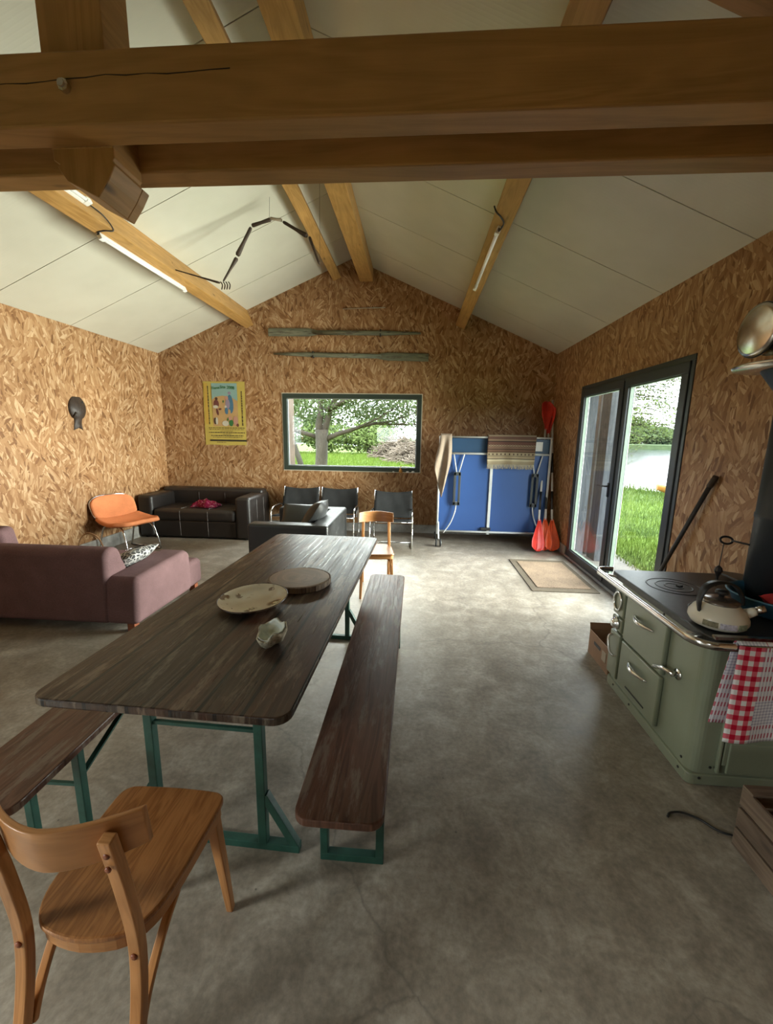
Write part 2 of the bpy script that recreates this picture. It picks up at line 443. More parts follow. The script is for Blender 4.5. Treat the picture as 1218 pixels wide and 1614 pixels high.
RUBBER = plain('black_rubber', (.02, .02, .02), .7)
BASINB = plain('blue_enamel', (.035, .125, .20), .35)
CREAM = plain('cream_enamel', (.70, .66, .54), .22, var=.04)
CARD = plain('cardboard', (.30, .185, .12), .85, var=.15)
PAPER = plain('white_paper', (.8, .8, .78), .8, var=.02)
OCHRE = plain('ochre_clay', (.55, .27, .06), .5)

def stripes(name, expr):
    m = M(name, .9, spec=.1); expr(m); return m.m
def blanket(m):
    c = m.n('TexCoord'); s = m.n('SeparateXYZ'); m.l(c.outputs['UV'], s.inputs[0]); v = s.outputs[1]; u = s.outputs[0]
    st = [(0, (.26, .21, .14)), (.10, (.40, .34, .23)), (.17, (.03, .022, .018)), (.195, (.28, .22, .14)), (.27, (.04, .03, .024)), (.285, (.25, .20, .13)), (.40, (.07, .04, .028)), (.43, (.13, .075, .05)), (.50, (.04, .026, .02)), (.52, (.14, .085, .06)), (.60, (.24, .18, .12)), (.66, (.10, .05, .038)), (.76, (.035, .024, .02)), (.79, (.18, .125, .085)), (.84, (.10, .055, .042)), (.9, (.23, .175, .12)), (.95, (.075, .045, .034))]
    col = m.ramp(v, st, 'CONSTANT')
    ch = m.math('PINGPONG', m.math('ADD', m.math('MULTIPLY', u, 18), m.math('ABSOLUTE', m.math('MULTIPLY', m.math('SUBTRACT', v, .63), 30))), .5)
    band = m.math('MULTIPLY', m.math('GREATER_THAN', v, .59), m.math('LESS_THAN', v, .67))
    col = m.mix(col, (.05, .03, .025), m.math('MULTIPLY', m.math('GREATER_THAN', ch, .3), band))
    band2 = m.math('MULTIPLY', m.math('GREATER_THAN', v, .31), m.math('LESS_THAN', v, .37))
    dash = m.math('GREATER_THAN', m.math('PINGPONG', m.math('MULTIPLY', u, 12), .5), .36)
    col = m.mix(col, (.05, .03, .025), m.math('MULTIPLY', dash, band2))
    m.col(col); m.bump(m.noise(c.outputs['UV'], 220, 2), .3, .002)
BLANKET = stripes('woven_striped_wool', blanket)
FRINGE = fabric('cream_fringe', (.50, .44, .32), 200)
TOWELB = fabric('beige_towel', (.27, .21, .16), 200)
MAGENTA = None
def mag(m):
    v = m.coord(); f = m.noise(v, 28, 5, .7)
    m.col(m.ramp(f, [(.45, (.20, .012, .045)), (.56, (.30, .03, .08)), (.62, (.50, .34, .32))]))
MAGENTA = stripes('crimson_patterned_cloth', mag)
def ging(m):
    c = m.n('TexCoord'); s = m.n('SeparateXYZ'); m.l(c.outputs['UV'], s.inputs[0])
    a = m.math('GREATER_THAN', m.math('FRACT', m.math('MULTIPLY', s.outputs[0], 23.5)), .5)
    b = m.math('GREATER_THAN', m.math('FRACT', m.math('MULTIPLY', s.outputs[1], 23.5)), .5)
    t = m.math('MULTIPLY', m.math('ADD', a, b), .5)
    col = m.ramp(t, [(.2, (.72, .72, .72)), (.4, (.62, .13, .17)), (.8, (.48, .010, .035))], 'CONSTANT')
    fine = m.math('GREATER_THAN', m.math('FRACT', m.math('MULTIPLY', s.outputs[0], 75)), .5)
    fineb = m.math('GREATER_THAN', m.math('FRACT', m.math('MULTIPLY', s.outputs[1], 75)), .5)
    zone = m.math('MULTIPLY', m.math('GREATER_THAN', s.outputs[0], .10), m.math('LESS_THAN', s.outputs[0], .21))
    zoneb = m.math('MULTIPLY', m.math('GREATER_THAN', s.outputs[1], .08), m.math('LESS_THAN', s.outputs[1], .19))
    col = m.mix(col, m.mix((.70, .70, .72), m.ramp(b, [(.4, (.50, .50, .56)), (.6, (.40, .12, .16))]), fine), m.math('MULTIPLY', zone, 1))
    col = m.mix(col, m.mix((.70, .70, .74), (.36, .36, .46), m.math('MULTIPLY', m.math('ADD', fineb, fine), .5)), m.math('MULTIPLY', zone, zoneb))
    m.col(col)
GINGHAM = stripes('red_check_cotton', ging)

def glass():
    m = bpy.data.materials.new('window_glass'); m.use_nodes = True; t = m.node_tree; t.nodes.clear()
    o = t.nodes.new('ShaderNodeOutputMaterial'); mx = t.nodes.new('ShaderNodeMixShader'); lw = t.nodes.new('ShaderNodeLayerWeight'); lw.inputs[0].default_value = .5
    pw = t.nodes.new('ShaderNodeMath'); pw.operation = 'POWER'; pw.inputs[1].default_value = 5; t.links.new(lw.outputs['Facing'], pw.inputs[0])
    fr = t.nodes.new('ShaderNodeMath'); fr.operation = 'MULTIPLY_ADD'; fr.inputs[1].default_value = .75; fr.inputs[2].default_value = .03; t.links.new(pw.outputs[0], fr.inputs[0])
    tr = t.nodes.new('ShaderNodeBsdfTransparent'); tr.inputs[0].default_value = (.93, .96, .95, 1)
    gl = t.nodes.new('ShaderNodeBsdfGlossy'); gl.inputs['Roughness'].default_value = .02
    t.links.new(fr.outputs[0], mx.inputs[0]); t.links.new(tr.outputs[0], mx.inputs[1]); t.links.new(gl.outputs[0], mx.inputs[2]); t.links.new(mx.outputs[0], o.inputs[0])
    return m
GLASS = glass()

def grassmat(name, a, b, sc=14):
    m = M(name, .8, spec=.15); v = m.coord()
    f = m.noise(v, sc, 6, .7); g = m.noise(v, .7, 4)
    c = m.ramp(f, [(.3, a), (.7, b)])
    m.col(m.mix(c, m.ramp(g, [(.3, (.8, .8, .7)), (.7, (1.15, 1.1, 1.0))]), 1, 'MULTIPLY')); m.bump(f, .6, .03); return m.m
LAWN = grassmat('meadow_grass', (.058, .105, .012), (.10, .155, .022))
BLADE = grassmat('grass_blade', (.065, .115, .014), (.115, .17, .028), 3)
LEAF = grassmat('apple_leaf', (.05, .08, .03), (.10, .14, .065), 4)
LEAFY = grassmat('willow_leaf', (.06, .095, .022), (.11, .15, .05), 4)
LEAFD = grassmat('dark_far_leaf', (.045, .07, .03), (.075, .105, .055), 2)
BARK = wood('grey_bark', (.035, .03, .022), (.08, .07, .055), .9, ring=30, knots=False, fine=60, bumpy=.8)
REED = grassmat('dry_reed', (.08, .075, .03), (.14, .12, .06), 5)
DRYW = wood('cut_branches', (.085, .062, .045), (.18, .145, .11), .9, knots=False)
WATER = None
def water():
    m = M('lake_water', .12, spec=.8); m.col((.02, .03, .035)); v = m.coord(scale=(1, .35, 1)); m.bump(m.noise(v, 3, 3), .06, .05); return m.m
WATER = water()
GRAVEL = plain('gravel', (.12, .11, .095), .9, var=.5, scale=60, bump=.5)

# ================================================================== SETTING
g = G()
g.quad((0, 1, 2, 3)); g.v = [Vector(p) for p in ((XL-.25, YF-.25, 0), (XR+.2, YF-.25, 0), (XR+.2, YB+.2, 0), (XL-.25, YB+.2, 0))]
g.v += [Vector((p.x, p.y, -.12)) for p in g.v[:4]]
for q in ((4, 7, 6, 5), (0, 4, 5, 1), (1, 5, 6, 2), (2, 6, 7, 3), (3, 7, 4, 0)): g.quad(q)
struct(g.build('floor', FLOOR))

def plate(name, outer, holes, t0, t1, fn, mat):
    """flat wall with holes, its thickness from t0 (room side) to t1"""
    loops = [outer]+holes; g = G()
    flat = [p for lp in loops for p in lp]; n = len(flat)
    tris = geometry.tessellate_polygon([[Vector((a, b, 0)) for a, b in lp] for lp in loops])
    for t in (t0, t1):
        for a, b in flat: g.v.append(Vector(fn(a, b, t)))
    for tri in tris:
        g.quad(tri, [flat[i] for i in tri]); g.quad([i+n for i in reversed(tri)], [flat[i] for i in reversed(tri)])
    k = 0
    for lp in loops:
        for i in range(len(lp)):
            a, b = k+i, k+(i+1) % len(lp)
            g.quad((a, b, b+n, a+n), [flat[a], flat[b], (flat[b][0], flat[b][1]+.1), (flat[a][0], flat[a][1]+.1)])
        k += len(lp)
    me = g.build(name, mat)
    return struct(me)
WX0, WX1, WZ0, WZ1 = -2.18, .08, .99, 2.232
DY0, DY1, DZ1 = 3.406, 5.589, 2.232
gable = [(XL-.2, 0), (XR+.2, 0), (XR+.2, ZE), (XA, ZA+.09), (XL-.2, ZE)]
plate('wall_back', gable, [[(WX0, WZ0), (WX0, WZ1), (WX1, WZ1), (WX1, WZ0)]], YB, YB+.2, lambda a, b, t: (a, t, b), OSB)
plate('wall_right', [(YF-.2, 0), (YB, 0), (YB, ZE+.08), (YF-.2, ZE+.08)], [[(DY0, .004), (DY0, DZ1), (DY1, DZ1), (DY1, .004)]], XR, XR+.2, lambda a, b, t: (t, a, b), OSB)
plate('wall_left', [(YF-.2, 0), (YB, 0), (YB, ZE+.08), (YF-.2, ZE+.08)], [[(-2.2, 1.15), (-2.2, 2.25), (-.4, 2.25), (-.4, 1.15)]], XL, XL-.2, lambda a, b, t: (t, a, b), OSB)
plate('wall_front', gable, [[(-1.7, 1.25), (-1.7, 1.95), (-.7, 1.95), (-.7, 1.25)]], YF, YF-.2, lambda a, b, t: (a, t, b), OSB)

# ceiling: one metre wide sheets running up both slopes, with open joints
g = G()
for side in (-1, 1):
    y = YF-.25
    while y < YB+.3:
        y1 = min(math.floor(y+1.0001), YB+.3) if math.floor(y+1.0001) > y+.01 else y+1
        a = Vector((XA, 0, ZA)); e = Vector((XL-.3, 0, ceil_z(XL-.3))) if side < 0 else Vector((XR+.3, 0, ceil_z(XR+.3)))
        yy0, yy1 = y+.004, y1-.004
        b = len(g.v)
        for p in (a, e):
            for q in (yy0, yy1):
                for dz in (0, .07): g.v.append(Vector((p.x, q, p.z+dz)))
        for q in ((0, 2, 6, 4), (1, 5, 7, 3), (0, 1, 3, 2), (4, 6, 7, 5), (0, 4, 5, 1), (2, 3, 7, 6)): g.quad([b+i for i in q])
        y = y1
g.cur = 1
for e in (XL-.3, XR+.3):
    b = len(g.v)
    for (x, z) in ((XA, ZA+.071), (e, ceil_z(e)+.071)):
        for q in (YF-.3, YB+.35):
            for dz in (0, .05): g.v.append(Vector((x, q, z+dz)))
    for q in ((0, 2, 6, 4), (1, 5, 7, 3), (0, 1, 3, 2), (4, 6, 7, 5), (0, 4, 5, 1), (2, 3, 7, 6)): g.quad([b+i for i in q])
struct(g.build('ceiling', [CEIL, GAPDARK]))

# concrete kerb along the foot of the walls
struct(G().box((XL+.012, (YF+YB)/2, .085), (.024, YB-YF, .17)).build('baseboard_left', PLINTH, bevel=.004))
struct(G().box(((XL+XR)/2, YB-.012, .068), (XR-XL-.05, .024, .136)).build('baseboard_back', PLINTH, bevel=.004))
struct(G().box((XR-.01, (DY1+YB)/2, .068), (.02, YB-DY1-.03, .136)).build('baseboard_right', PLINTH, bevel=.004))
struct(G().box((XR-.01, (YF+DY0)/2, .068), (.02, DY0-YF-.03, .136)).build('baseboard_right', PLINTH, bevel=.004))

# ---- window in the back wall
def ring(g, a0, b0, a1, b1, w, t0, t1, fn):
    for (p, q, r_, s_) in ((a0, b0, a1, b0+w), (a0, b1-w, a1, b1), (a0, b0+w, a0+w, b1-w), (a1-w, b0+w, a1, b1-w)):
        g.prism([(p, q), (r_, q), (r_, s_), (p, s_)], t0, t1, fn)
    return g
fy = lambda a, b, t: (a, t, b)
fx = lambda a, b, t: (t, a, b)
g = ring(G(), WX0+.012, WZ0+.012, WX1-.012, WZ1-.012, .07, YB-.012, YB+.07, fy)
win = struct(g.build('window_1', GFRAME, bevel=.004))
g = ring(G(), WX0, WZ0, WX1, WZ1, .013, YB-.006, YB+.05, fy); g.build('window_bead', PALE_EDGE, win)
g = G().box(((WX0+WX1)/2, YB+.03, (WZ0+WZ1)/2), (WX1-WX0-.15, .012, WZ1-WZ0-.15)); g.build('window_glass', GLASS, win)
g = ring(G(), WX0+.082, WZ0+.082, WX1-.082, WZ1-.082, .012, YB+.02, YB+.04, fy); g.build('glazing_spacer', ALU, win)
g = G()
g.box((WX0+.03, YB+.30, (WZ0+WZ1)/2), (.06, .30, WZ1-WZ0)); g.box((WX1-.015, YB+.30, (WZ0+WZ1)/2), (.03, .30, WZ1-WZ0))
g.build_each('outer_jamb', wood('outer_jamb_wood', (.07, .045, .032), (.13, .085, .06), .8), win)

# ---- unseen rear window behind the camera, added to let in fill light
g = ring(G(), -1.7, 1.25, -.7, 1.95, .07, YF-.07, YF+.01, fy); rw = struct(g.build('added_rear_window', GFRAME, bevel=.004))
G().box((-1.2, YF-.03, 1.6), (.86, .012, .56)).build('window_glass', GLASS, rw)

g = ring(G(), -2.2, 1.15, -.4, 2.25, .07, XL-.07, XL+.01, fx); lw3 = struct(g.build('added_left_window', GFRAME, bevel=.004))  # unseen left window, added so fill light reaches the foreground
G().box((XL-.03, -1.3, 1.7), (.012, 1.66, .96)).build('window_glass', GLASS, lw3)
# ---- glazed double door in the right wall
g = ring(G(), DY0+.002, .004, DY1-.002, DZ1, .045, XR-.008, XR+.09, fx)
door = struct(g.build('door_1', FRAME, bevel=.004))
def leaf(y0, y1, hy):
    g = ring(G(), y0, .035, y1, DZ1-.046, .088, XR-.02, XR+.055, fx)
    lf = g.build('door_leaf', FRAME, door, bevel=.006)
    G().box((XR+.02, (y0+y1)/2, (DZ1)/2), (.022, y1-y0-.17, DZ1-.25)).build('door_glass', GLASS, lf)
    ring(G(), y0+.088, .123, y1-.088, DZ1-.134, .011, XR+.004, XR+.036, fx).build('glazing_spacer', plain('green_grey_seal', (.10, .14, .11), .5), lf)
    if hy:
        g = G().box((XR-.026, hy, 1.05), (.012, .03, .15)); g.tube([(XR-.03, hy, 1.09), (XR-.075, hy, 1.09), (XR-.08, hy+.02, 1.09), (XR-.08, hy+.12, 1.085)], .009)
        g.build('door_handle', BLACKM, lf)
    return lf
leaf(4.462, DY1-.046, 4.53); leaf(DY0+.046, 4.458, None)
G().box((XR-.026, 4.46, 1.11), (.014, .05, 2.10)).build('meeting_strip', FRAME, door, bevel=.004)
G().box((XR-.012, 4.5, .02), (.03, 2.17, .03)).build('threshold', ALU, door)
for yy in (DY0+.012, DY1-.012): G().box((XR+.15, yy, DZ1/2), (.11, .024, DZ1-.01)).build('outer_jamb', DGREYW, door)
G().box((XR+.15, (DY0+DY1)/2, DZ1-.012), (.11, DY1-DY0-.05, .024)).build('outer_head', GREYW, door)

# ---- roof timbers
def rect_beam(name, corners, mat, label, cat='beam', y0=YF, y1=YB, group=None):
    """corners in the X-Z plane, run along Y"""
    g = G(); g.prism(corners, y0, y1, lambda a, b, t: (a, t, b))
    # grain along the length
    for i in range(len(g.f)):
        if len(g.f[i]) == 4 and i >= 2:
            uv = g.u[i]; g.u[i] = [(q[1], q[0]) for q in uv]
    o = g.build(name, mat, bevel=.006); return tag(o, label, cat, group)
al = math.atan(SL); ar = math.atan(SR)
uL, nL = Vector((math.cos(al), math.sin(al))), Vector((math.sin(al), -math.cos(al)))
uR, nR = Vector((-math.cos(ar), math.sin(ar))), Vector((-math.sin(ar), -math.cos(ar)))
def cor(xtop, u, n, wd, dp):
    t = Vector((xtop, ceil_z(xtop)-.001)); return [tuple(t), tuple(t+n*dp), tuple(t+n*dp-u*wd), tuple(t-u*wd)]
rect_beam('roof_purlin', cor(-2.69, uL, nL, .13, .24), BEAM_L, 'long timber purlin under the left roof slope carrying two tube lights')
rect_beam('roof_purlin', cor(.632, uR, nR, .15, .24), BEAM_L, 'timber purlin under the right roof slope carrying one tube light')
rect_beam('roof_purlin', cor(-1.272, uL, nL, .13, .17), BEAM_L, 'narrower timber purlin just left of the ridge, dark on its right side')
rect_beam('ridge_beam', [(-.92, 3.86), (-.72, 3.86), (-.72, ceil_z(-.72)), (-.92, ceil_z(-.92))], BEAM_L, 'wide pale ridge timber just right of the roof peak')

TY = 1.30
def xbeam(name, y0, y1, z0, z1, x0, x1, mat, label):
    o = G().box(((x0+x1)/2, (y0+y1)/2, (z0+z1)/2), (x1-x0, y1-y0, z1-z0)).build(name, mat, bevel=.006); return tag(o, label, 'beam')
nb = xbeam('tie_beam', TY, TY+.09, 2.452, 2.636, XL, XR, BEAM, 'front dark timber tie beam spanning the top of the picture, bolted')
G().lathe([(.0, .0), (.016, .0), (.016, .014), (.010, .016), (.010, .022), (0, .022)], (-1.02, TY, 2.545), 8, Matrix.Rotation(PI/2, 3, 'X')).build('bolt_end', STEEL, nb)
G().tube([(-1.5+.06*k, TY-.0005, 2.556+.003*math.sin(k*.8)+.002*math.sin(k*2.7)+.0012*k) for k in range(17)], [.0006+.0010*abs(math.sin(k*1.3)) for k in range(17)], 5).build('drying_crack', plain('dark_crack', (.02, .01, .005), .9), nb)
fb = xbeam('tie_beam', TY+.22, TY+.31, 2.452, 2.636, XL, XR, BEAM, 'rear timber tie beam, lower in view just behind the bolted front one')
t = thing('king_post', 'upright post clamped between the tie beams with a notched tapering foot', 'post', (-1.06, TY+.155, 2.2))
pz = [(-.1, 4.0), (-.1, 2.40), (-.088, 2.375), (-.096, 2.365), (-.096, 2.34), (-.045, 2.255), (.045, 2.255), (.096, 2.34), (.096, 2.365), (.088, 2.375), (.1, 2.40), (.1, 4.0)]
g = G().prism([(-1.06-.1, 4.0), (-1.06-.1, 2.45), (-1.06+.1, 2.45), (-1.06+.1, 4.0)], TY+.09, TY+.22, fy)
for i in range(len(g.u)): g.u[i] = [(q[1], q[0]) for q in g.u[i]]
g.build('post_shaft', BEAM, t, bevel=.003)
# carved foot: notched collar, then a taper cut away on its left side
g = G()
foot = [(-.1, 2.455), (.1, 2.455), (.1, 2.422), (.094, 2.417), (.094, 2.410), (.10, 2.404), (.075, 2.363), (.036, 2.314), (-.062, 2.363), (-.090, 2.402), (-.082, 2.410), (-.093, 2.417), (-.1, 2.422)]
g.prism([(-1.06+a, b) for a, b in foot], TY+.092, TY+.225, fy)
g.prism([(-1.06+a, b) for a, b in [(.094, 2.410), (.10, 2.404), (.075, 2.363), (.036, 2.314), (-.062, 2.363), (-.090, 2.402)]], TY+.225, TY+.262, fy)
for k in range(len(g.u)): g.u[k] = [(q[1], q[0]) for q in g.u[k]]
g.build('carved_foot', BEAM, t, bevel=.003)
# principal rafters of the truss, under the purlins
def rafter(side, label):
    s = SL if side < 0 else SR; n = nL if side < 0 else nR; u = uL if side < 0 else uR
    x0 = XL+.0 if side < 0 else XR-.0
    def zl(x): return ceil_z(x)-.262
    pts = [(XA, zl(XA)), (x0, zl(x0)), (x0, zl(x0)-.27), (XA, zl(XA)-.27)]
    g = G().prism(pts, TY+.09, TY+.22, fy)
    return tag(g.build('principal_rafter', BEAM, bevel=.006), label, 'beam')
rafter(1, 'sloping truss rafter crossing the top right corner above the tie beam')

# ================================================================== FURNITURE
# ---- beer-garden table
TR = -.0289; TX, TYY = -1.1594, 1.0558
t = thing('trestle_table', 'long trestle table with weathered dark boards and green steel legs', 'table', (TX+.42, TYY+1.1, 0), TR)
def slab(w_, l_, z0, z1, r): return G().prism(rrect(-w_/2, -l_/2, w_/2, l_/2, r), z0, z1, lambda a, b, tt: (a, b, tt))
def flip_uv(g):
    for i in range(len(g.u)):
        if g.u[i]: g.u[i] = [(q[1], q[0]) for q in g.u[i]]
    return g
def planks(m_src, n, width, name):
    """same wood with narrow dark joints between boards"""
    m = m_src.copy(); m.name = name; tt = m.node_tree; b = tt.nodes['Principled BSDF']
    c = tt.nodes.new('ShaderNodeTexCoord'); s = tt.nodes.new('ShaderNodeSeparateXYZ'); tt.links.new(c.outputs['UV'], s.inputs[0])
    a = tt.nodes.new('ShaderNodeMath'); a.operation = 'MULTIPLY_ADD'; a.inputs[1].default_value = n/width; a.inputs[2].default_value = n/2+10; tt.links.new(s.outputs[1], a.inputs[0])
    f = tt.nodes.new('ShaderNodeMath'); f.operation = 'FRACT'; tt.links.new(a.outputs[0], f.inputs[0])
    p = tt.nodes.new('ShaderNodeMath'); p.operation = 'PINGPONG'; p.inputs[1].default_value = .5; tt.links.new(f.outputs[0], p.inputs[0])
    lt = tt.nodes.new('ShaderNodeMath'); lt.operation = 'LESS_THAN'; lt.inputs[1].default_value = .045; tt.links.new(p.outputs[0], lt.inputs[0])
    fl = tt.nodes.new('ShaderNodeMath'); fl.operation = 'FLOOR'; tt.links.new(a.outputs[0], fl.inputs[0])
    wn = tt.nodes.new('ShaderNodeTexWhiteNoise'); wn.noise_dimensions = '1D'; tt.links.new(fl.outputs[0], wn.inputs['W'])
    src = b.inputs['Base Color'].links[0].from_socket
    rp = tt.nodes.new('ShaderNodeValToRGB'); rp.color_ramp.elements[0].color = (.8, .8, .8, 1); rp.color_ramp.elements[1].color = (1.35, 1.1, 1.0, 1); tt.links.new(wn.outputs['Value'], rp.inputs[0])
    m1 = tt.nodes.new('ShaderNodeMix'); m1.data_type = 'RGBA'; m1.blend_type = 'MULTIPLY'; m1.inputs[0].default_value = 1
    tt.links.new(src, m1.inputs[6]); tt.links.new(rp.outputs[0], m1.inputs[7])
    rn_ = tt.nodes.new('ShaderNodeTexNoise'); rn_.inputs['Scale'].default_value = 2.2; rn_.inputs['Detail'].default_value = 5; mpp = tt.nodes.new('ShaderNodeMapping'); mpp.inputs['Scale'].default_value = (.8, 3, 1)
    tt.links.new(c.outputs['UV'], mpp.inputs[0]); tt.links.new(mpp.outputs[0], rn_.inputs['Vector'])
    rr_ = tt.nodes.new('ShaderNodeValToRGB'); rr_.color_ramp.elements[0].position = .55; rr_.color_ramp.elements[0].color = (0, 0, 0, 1); rr_.color_ramp.elements[1].position = .68; rr_.color_ramp.elements[1].color = (.6, .6, .6, 1); tt.links.new(rn_.outputs['Fac'], rr_.inputs[0])
    m3 = tt.nodes.new('ShaderNodeMix'); m3.data_type = 'RGBA'; m3.inputs[7].default_value = (.085, .026, .014, 1); tt.links.new(rr_.outputs[0], m3.inputs[0]); tt.links.new(m1.outputs[2], m3.inputs[6]); m1 = m3
    m2 = tt.nodes.new('ShaderNodeMix'); m2.data_type = 'RGBA'; m2.inputs[7].default_value = (.008, .006, .005, 1)
    tt.links.new(lt.outputs[0], m2.inputs[0]); tt.links.new(m1.outputs[2], m2.inputs[6]); tt.links.new(m2.outputs[2], b.inputs['Base Color'])
    return m
TABLEP = planks(TABLEW, 6, .84, 'weathered_table_planks')
flip_uv(slab(.84, 2.2, .742, .77, .055)).build('tabletop', TABLEP, t, bevel=.005, world=False)
for yy in (-.84, .84):
    for sx in (-1, 1):
        g = G().box((sx*.215, yy, .375), (.034, .034, .73)); g.build('leg', GREENM, t, world=False, bevel=.003)
        gg = G().beam((sx*.225, yy, .24), (sx*.345, yy, .02), .03, .03, (0, 1, 0)); gg.build('foot_brace', GREENM, t, world=False, bevel=.002)
    s = -1 if yy < 0 else 1
    g = G().box((0, yy, .0155), (.72, .034, .031)); g.build('foot_bar', GREENM, t, world=False, bevel=.003)
    g = G().box((0, yy, .51), (.40, .014, .014)); g.build('cross_bar', GREENM, t, world=False)
    g = G().box((0, yy, .735), (.70, .04, .012)); g.beam((-.215, yy, .52), (-.215, yy-s*.42, .735), .02, .008); g.beam((.215, yy, .52), (.215, yy-s*.42, .735), .02, .008)
    g.build_each('folding_stay', GREENM, t, world=False)

def bench(label, loc, rz):
    t = thing('trestle_bench', label, 'bench', loc, rz, None)
    flip_uv(slab(.272, 2.18, .452, .48, .045)).build('seat_board', BENCHW, t, bevel=.005, world=False)
    for yy in (-.80, .80):
        s = -1 if yy < 0 else 1
        for sx in (-1, 1): G().box((sx*.105, yy, .23), (.030, .030, .44)).build('leg', GREENM, t, world=False, bevel=.003)
        G().box((0, yy, .0155), (.24, .031, .031)).build('foot_bar', GREENM, t, world=False, bevel=.003)
        g = G().box((0, yy, .30), (.20, .012, .012)); g.box((0, yy, .446), (.23, .04, .012))
        for sx in (-1, 1): g.beam((sx*.105, yy, .33), (sx*.105, yy-s*.30, .446), .02, .008)
        g.build_each('folding_stay', GREENM, t, world=False)
    return t
bench('dark wooden trestle bench to the right of the long table', (-.199, 2.09, 0), -.0)
bench('dark wooden trestle bench on the left side of the long table', (-1.325, 2.03, 0), .02)

# ---- bentwood chairs
def make_chair():
    t = thing('wooden_chair', 'honey-brown wooden chair in the bottom left foreground, seen from behind', 'chair')
    # local: front +y, seat top at z .455
    out = [(-.165, .19), (-.150, .205), (-.12, .212), (0, .216), (.12, .212), (.150, .205), (.165, .19), (.170, .16), (.166, .05), (.160, -.05), (.150, -.11), (.125, -.155), (.085, -.182), (0, -.195), (-.085, -.182), (-.125, -.155), (-.150, -.11), (-.160, -.05), (-.166, .05), (-.170, .16)]
    pts = [Vector((a, b, 0)) for a, b in out]; sm = smoothpath(pts+[pts[0]], 3)[:-1]
    flip_uv(G().prism([(p.x, p.y) for p in sm], .440, .457, lambda a, b, q: (a, b, q))).build('seat', SEATW, t, bevel=.005, world=False)
    inner = [(p.x*.965, p.y*.965) for p in sm]
    g = G(); n = len(inner); b = len(g.v)
    for sc, z in ((1, .440), (1, .405), (.90, .405), (.90, .440)):
        for (x, y) in inner: g.v.append(Vector((x*sc, y*sc, z)))
    d = 0
    for i in range(n):
        j = (i+1) % n; L = math.dist(inner[i], inner[j])
        for k in range(4):
            k2 = (k+1) % 4; g.quad((b+k*n+i, b+k*n+j, b+k2*n+j, b+k2*n+i), [(d, k*.03), (d+L, k*.03), (d+L, k*.03+.03), (d, k*.03+.03)])
        d += L
    g.build('seat_frame', CHAIRW, t, world=False, bevel=.002)
    def leg(pts, w0, w1, name='leg', th=None):
        # flat section sweeping along pts (x wide, y deep)
        g = G(); b = 0; P = smoothpath(pts, 5); N = len(P); dist = 0
        for i, p in enumerate(P):
            f = i/(N-1); a = (w0+(w1-w0)*f)/2; c = (th or a*2)/2
            tg = (P[min(i+1, N-1)]-P[max(i-1, 0)]).normalized(); xx = Vector((1, 0, 0)); xx = (xx-tg*xx.dot(tg)).normalized(); yy = tg.cross(xx)
            for q in ((-1, -1), (1, -1), (1, 1), (-1, 1)): g.v.append(p+xx*q[0]*a+yy*q[1]*c)
        for i in range(N-1):
            L = (P[i+1]-P[i]).length
            for k in range(4):
                k2 = (k+1) % 4; g.quad((i*4+k, i*4+k2, i*4+4+k2, i*4+4+k), [(dist, k*.03), (dist, k*.03+.03), (dist+L, k*.03+.03), (dist+L, k*.03)])
            dist += L
        g.quad((3, 2, 1, 0)); g.quad([(N-1)*4+k for k in range(4)])
        return g.build(name, CHAIRW, t, world=False, bevel=.004, seg=2, smooth=True)
    for s in (-1, 1):
        leg([(s*.140, .165, .405), (s*.150, .185, .20), (s*.158, .205, 0)], .036, .022, th=None)
        lg = leg([(s*.142, -.285, 0), (s*.141, -.215, .22), (s*.139, -.182, .42), (s*.137, -.195, .60), (s*.135, -.222, .775)], .030, .030, 'leg', .026)
        g = G()
        for zz in (.705, .738):
            yb_ = -.222-.014
            g.lathe([(.007, 0), (.007, .003), (.004, .005), (0, .005)], (s*.1355, -.215-.013, zz), 10, Matrix.Rotation(PI/2, 3, 'X'))
        g.lathe([(.008, 0), (.008, .003), (.004, .005), (0, .005)], (s*.139, -.195, .425), 10, Matrix.Rotation(PI/2, 3, 'X'))
        g.build_each('screw_plug', LEGW, lg, world=False, smooth=True)
        leg([(s*.134, -.200, .20), (s*.135, -.165, .27), (s*.138, -.10, .35), (s*.142, -.035, .402)], .022, .022, 'corner_brace', .015)
        leg([(s*.140, .185, .33), (s*.13, .17, .375), (s*.10, .15, .402)], .018, .018, 'corner_brace', .02)
    # curved back rail
    pts = []; N = 18
    for i in range(N+1):
        f = -1+2*i/N; x = f*.178; y = -.232+.078*abs(f)**1.7
        top = .80-.006*f*f; bot = .692+.006*f*f
        pts.append([(x, y+.009, bot), (x, y-.002, top), (x, y-.017, top), (x, y-.006, bot), (x, y+.009, bot)])
    g = G(); g.grid(pts, uv=lambda i, j: (i*.02, j*.05))
    g.quad([0, 1, 2, 3]); k = N*5; g.quad([k+3, k+2, k+1, k])
    bb = g.build('backrest', CHAIRW, t, world=False, bevel=.003, smooth=True)
    return t
ch = make_chair()
ch.location = (-.741, .882, 0); ch.rotation_euler = (0, 0, 0.0)
copy_tree(ch, (-.375, 4.02, 0), PI+.12, 'honey-brown wooden chair at the far end of the bench, facing the table')

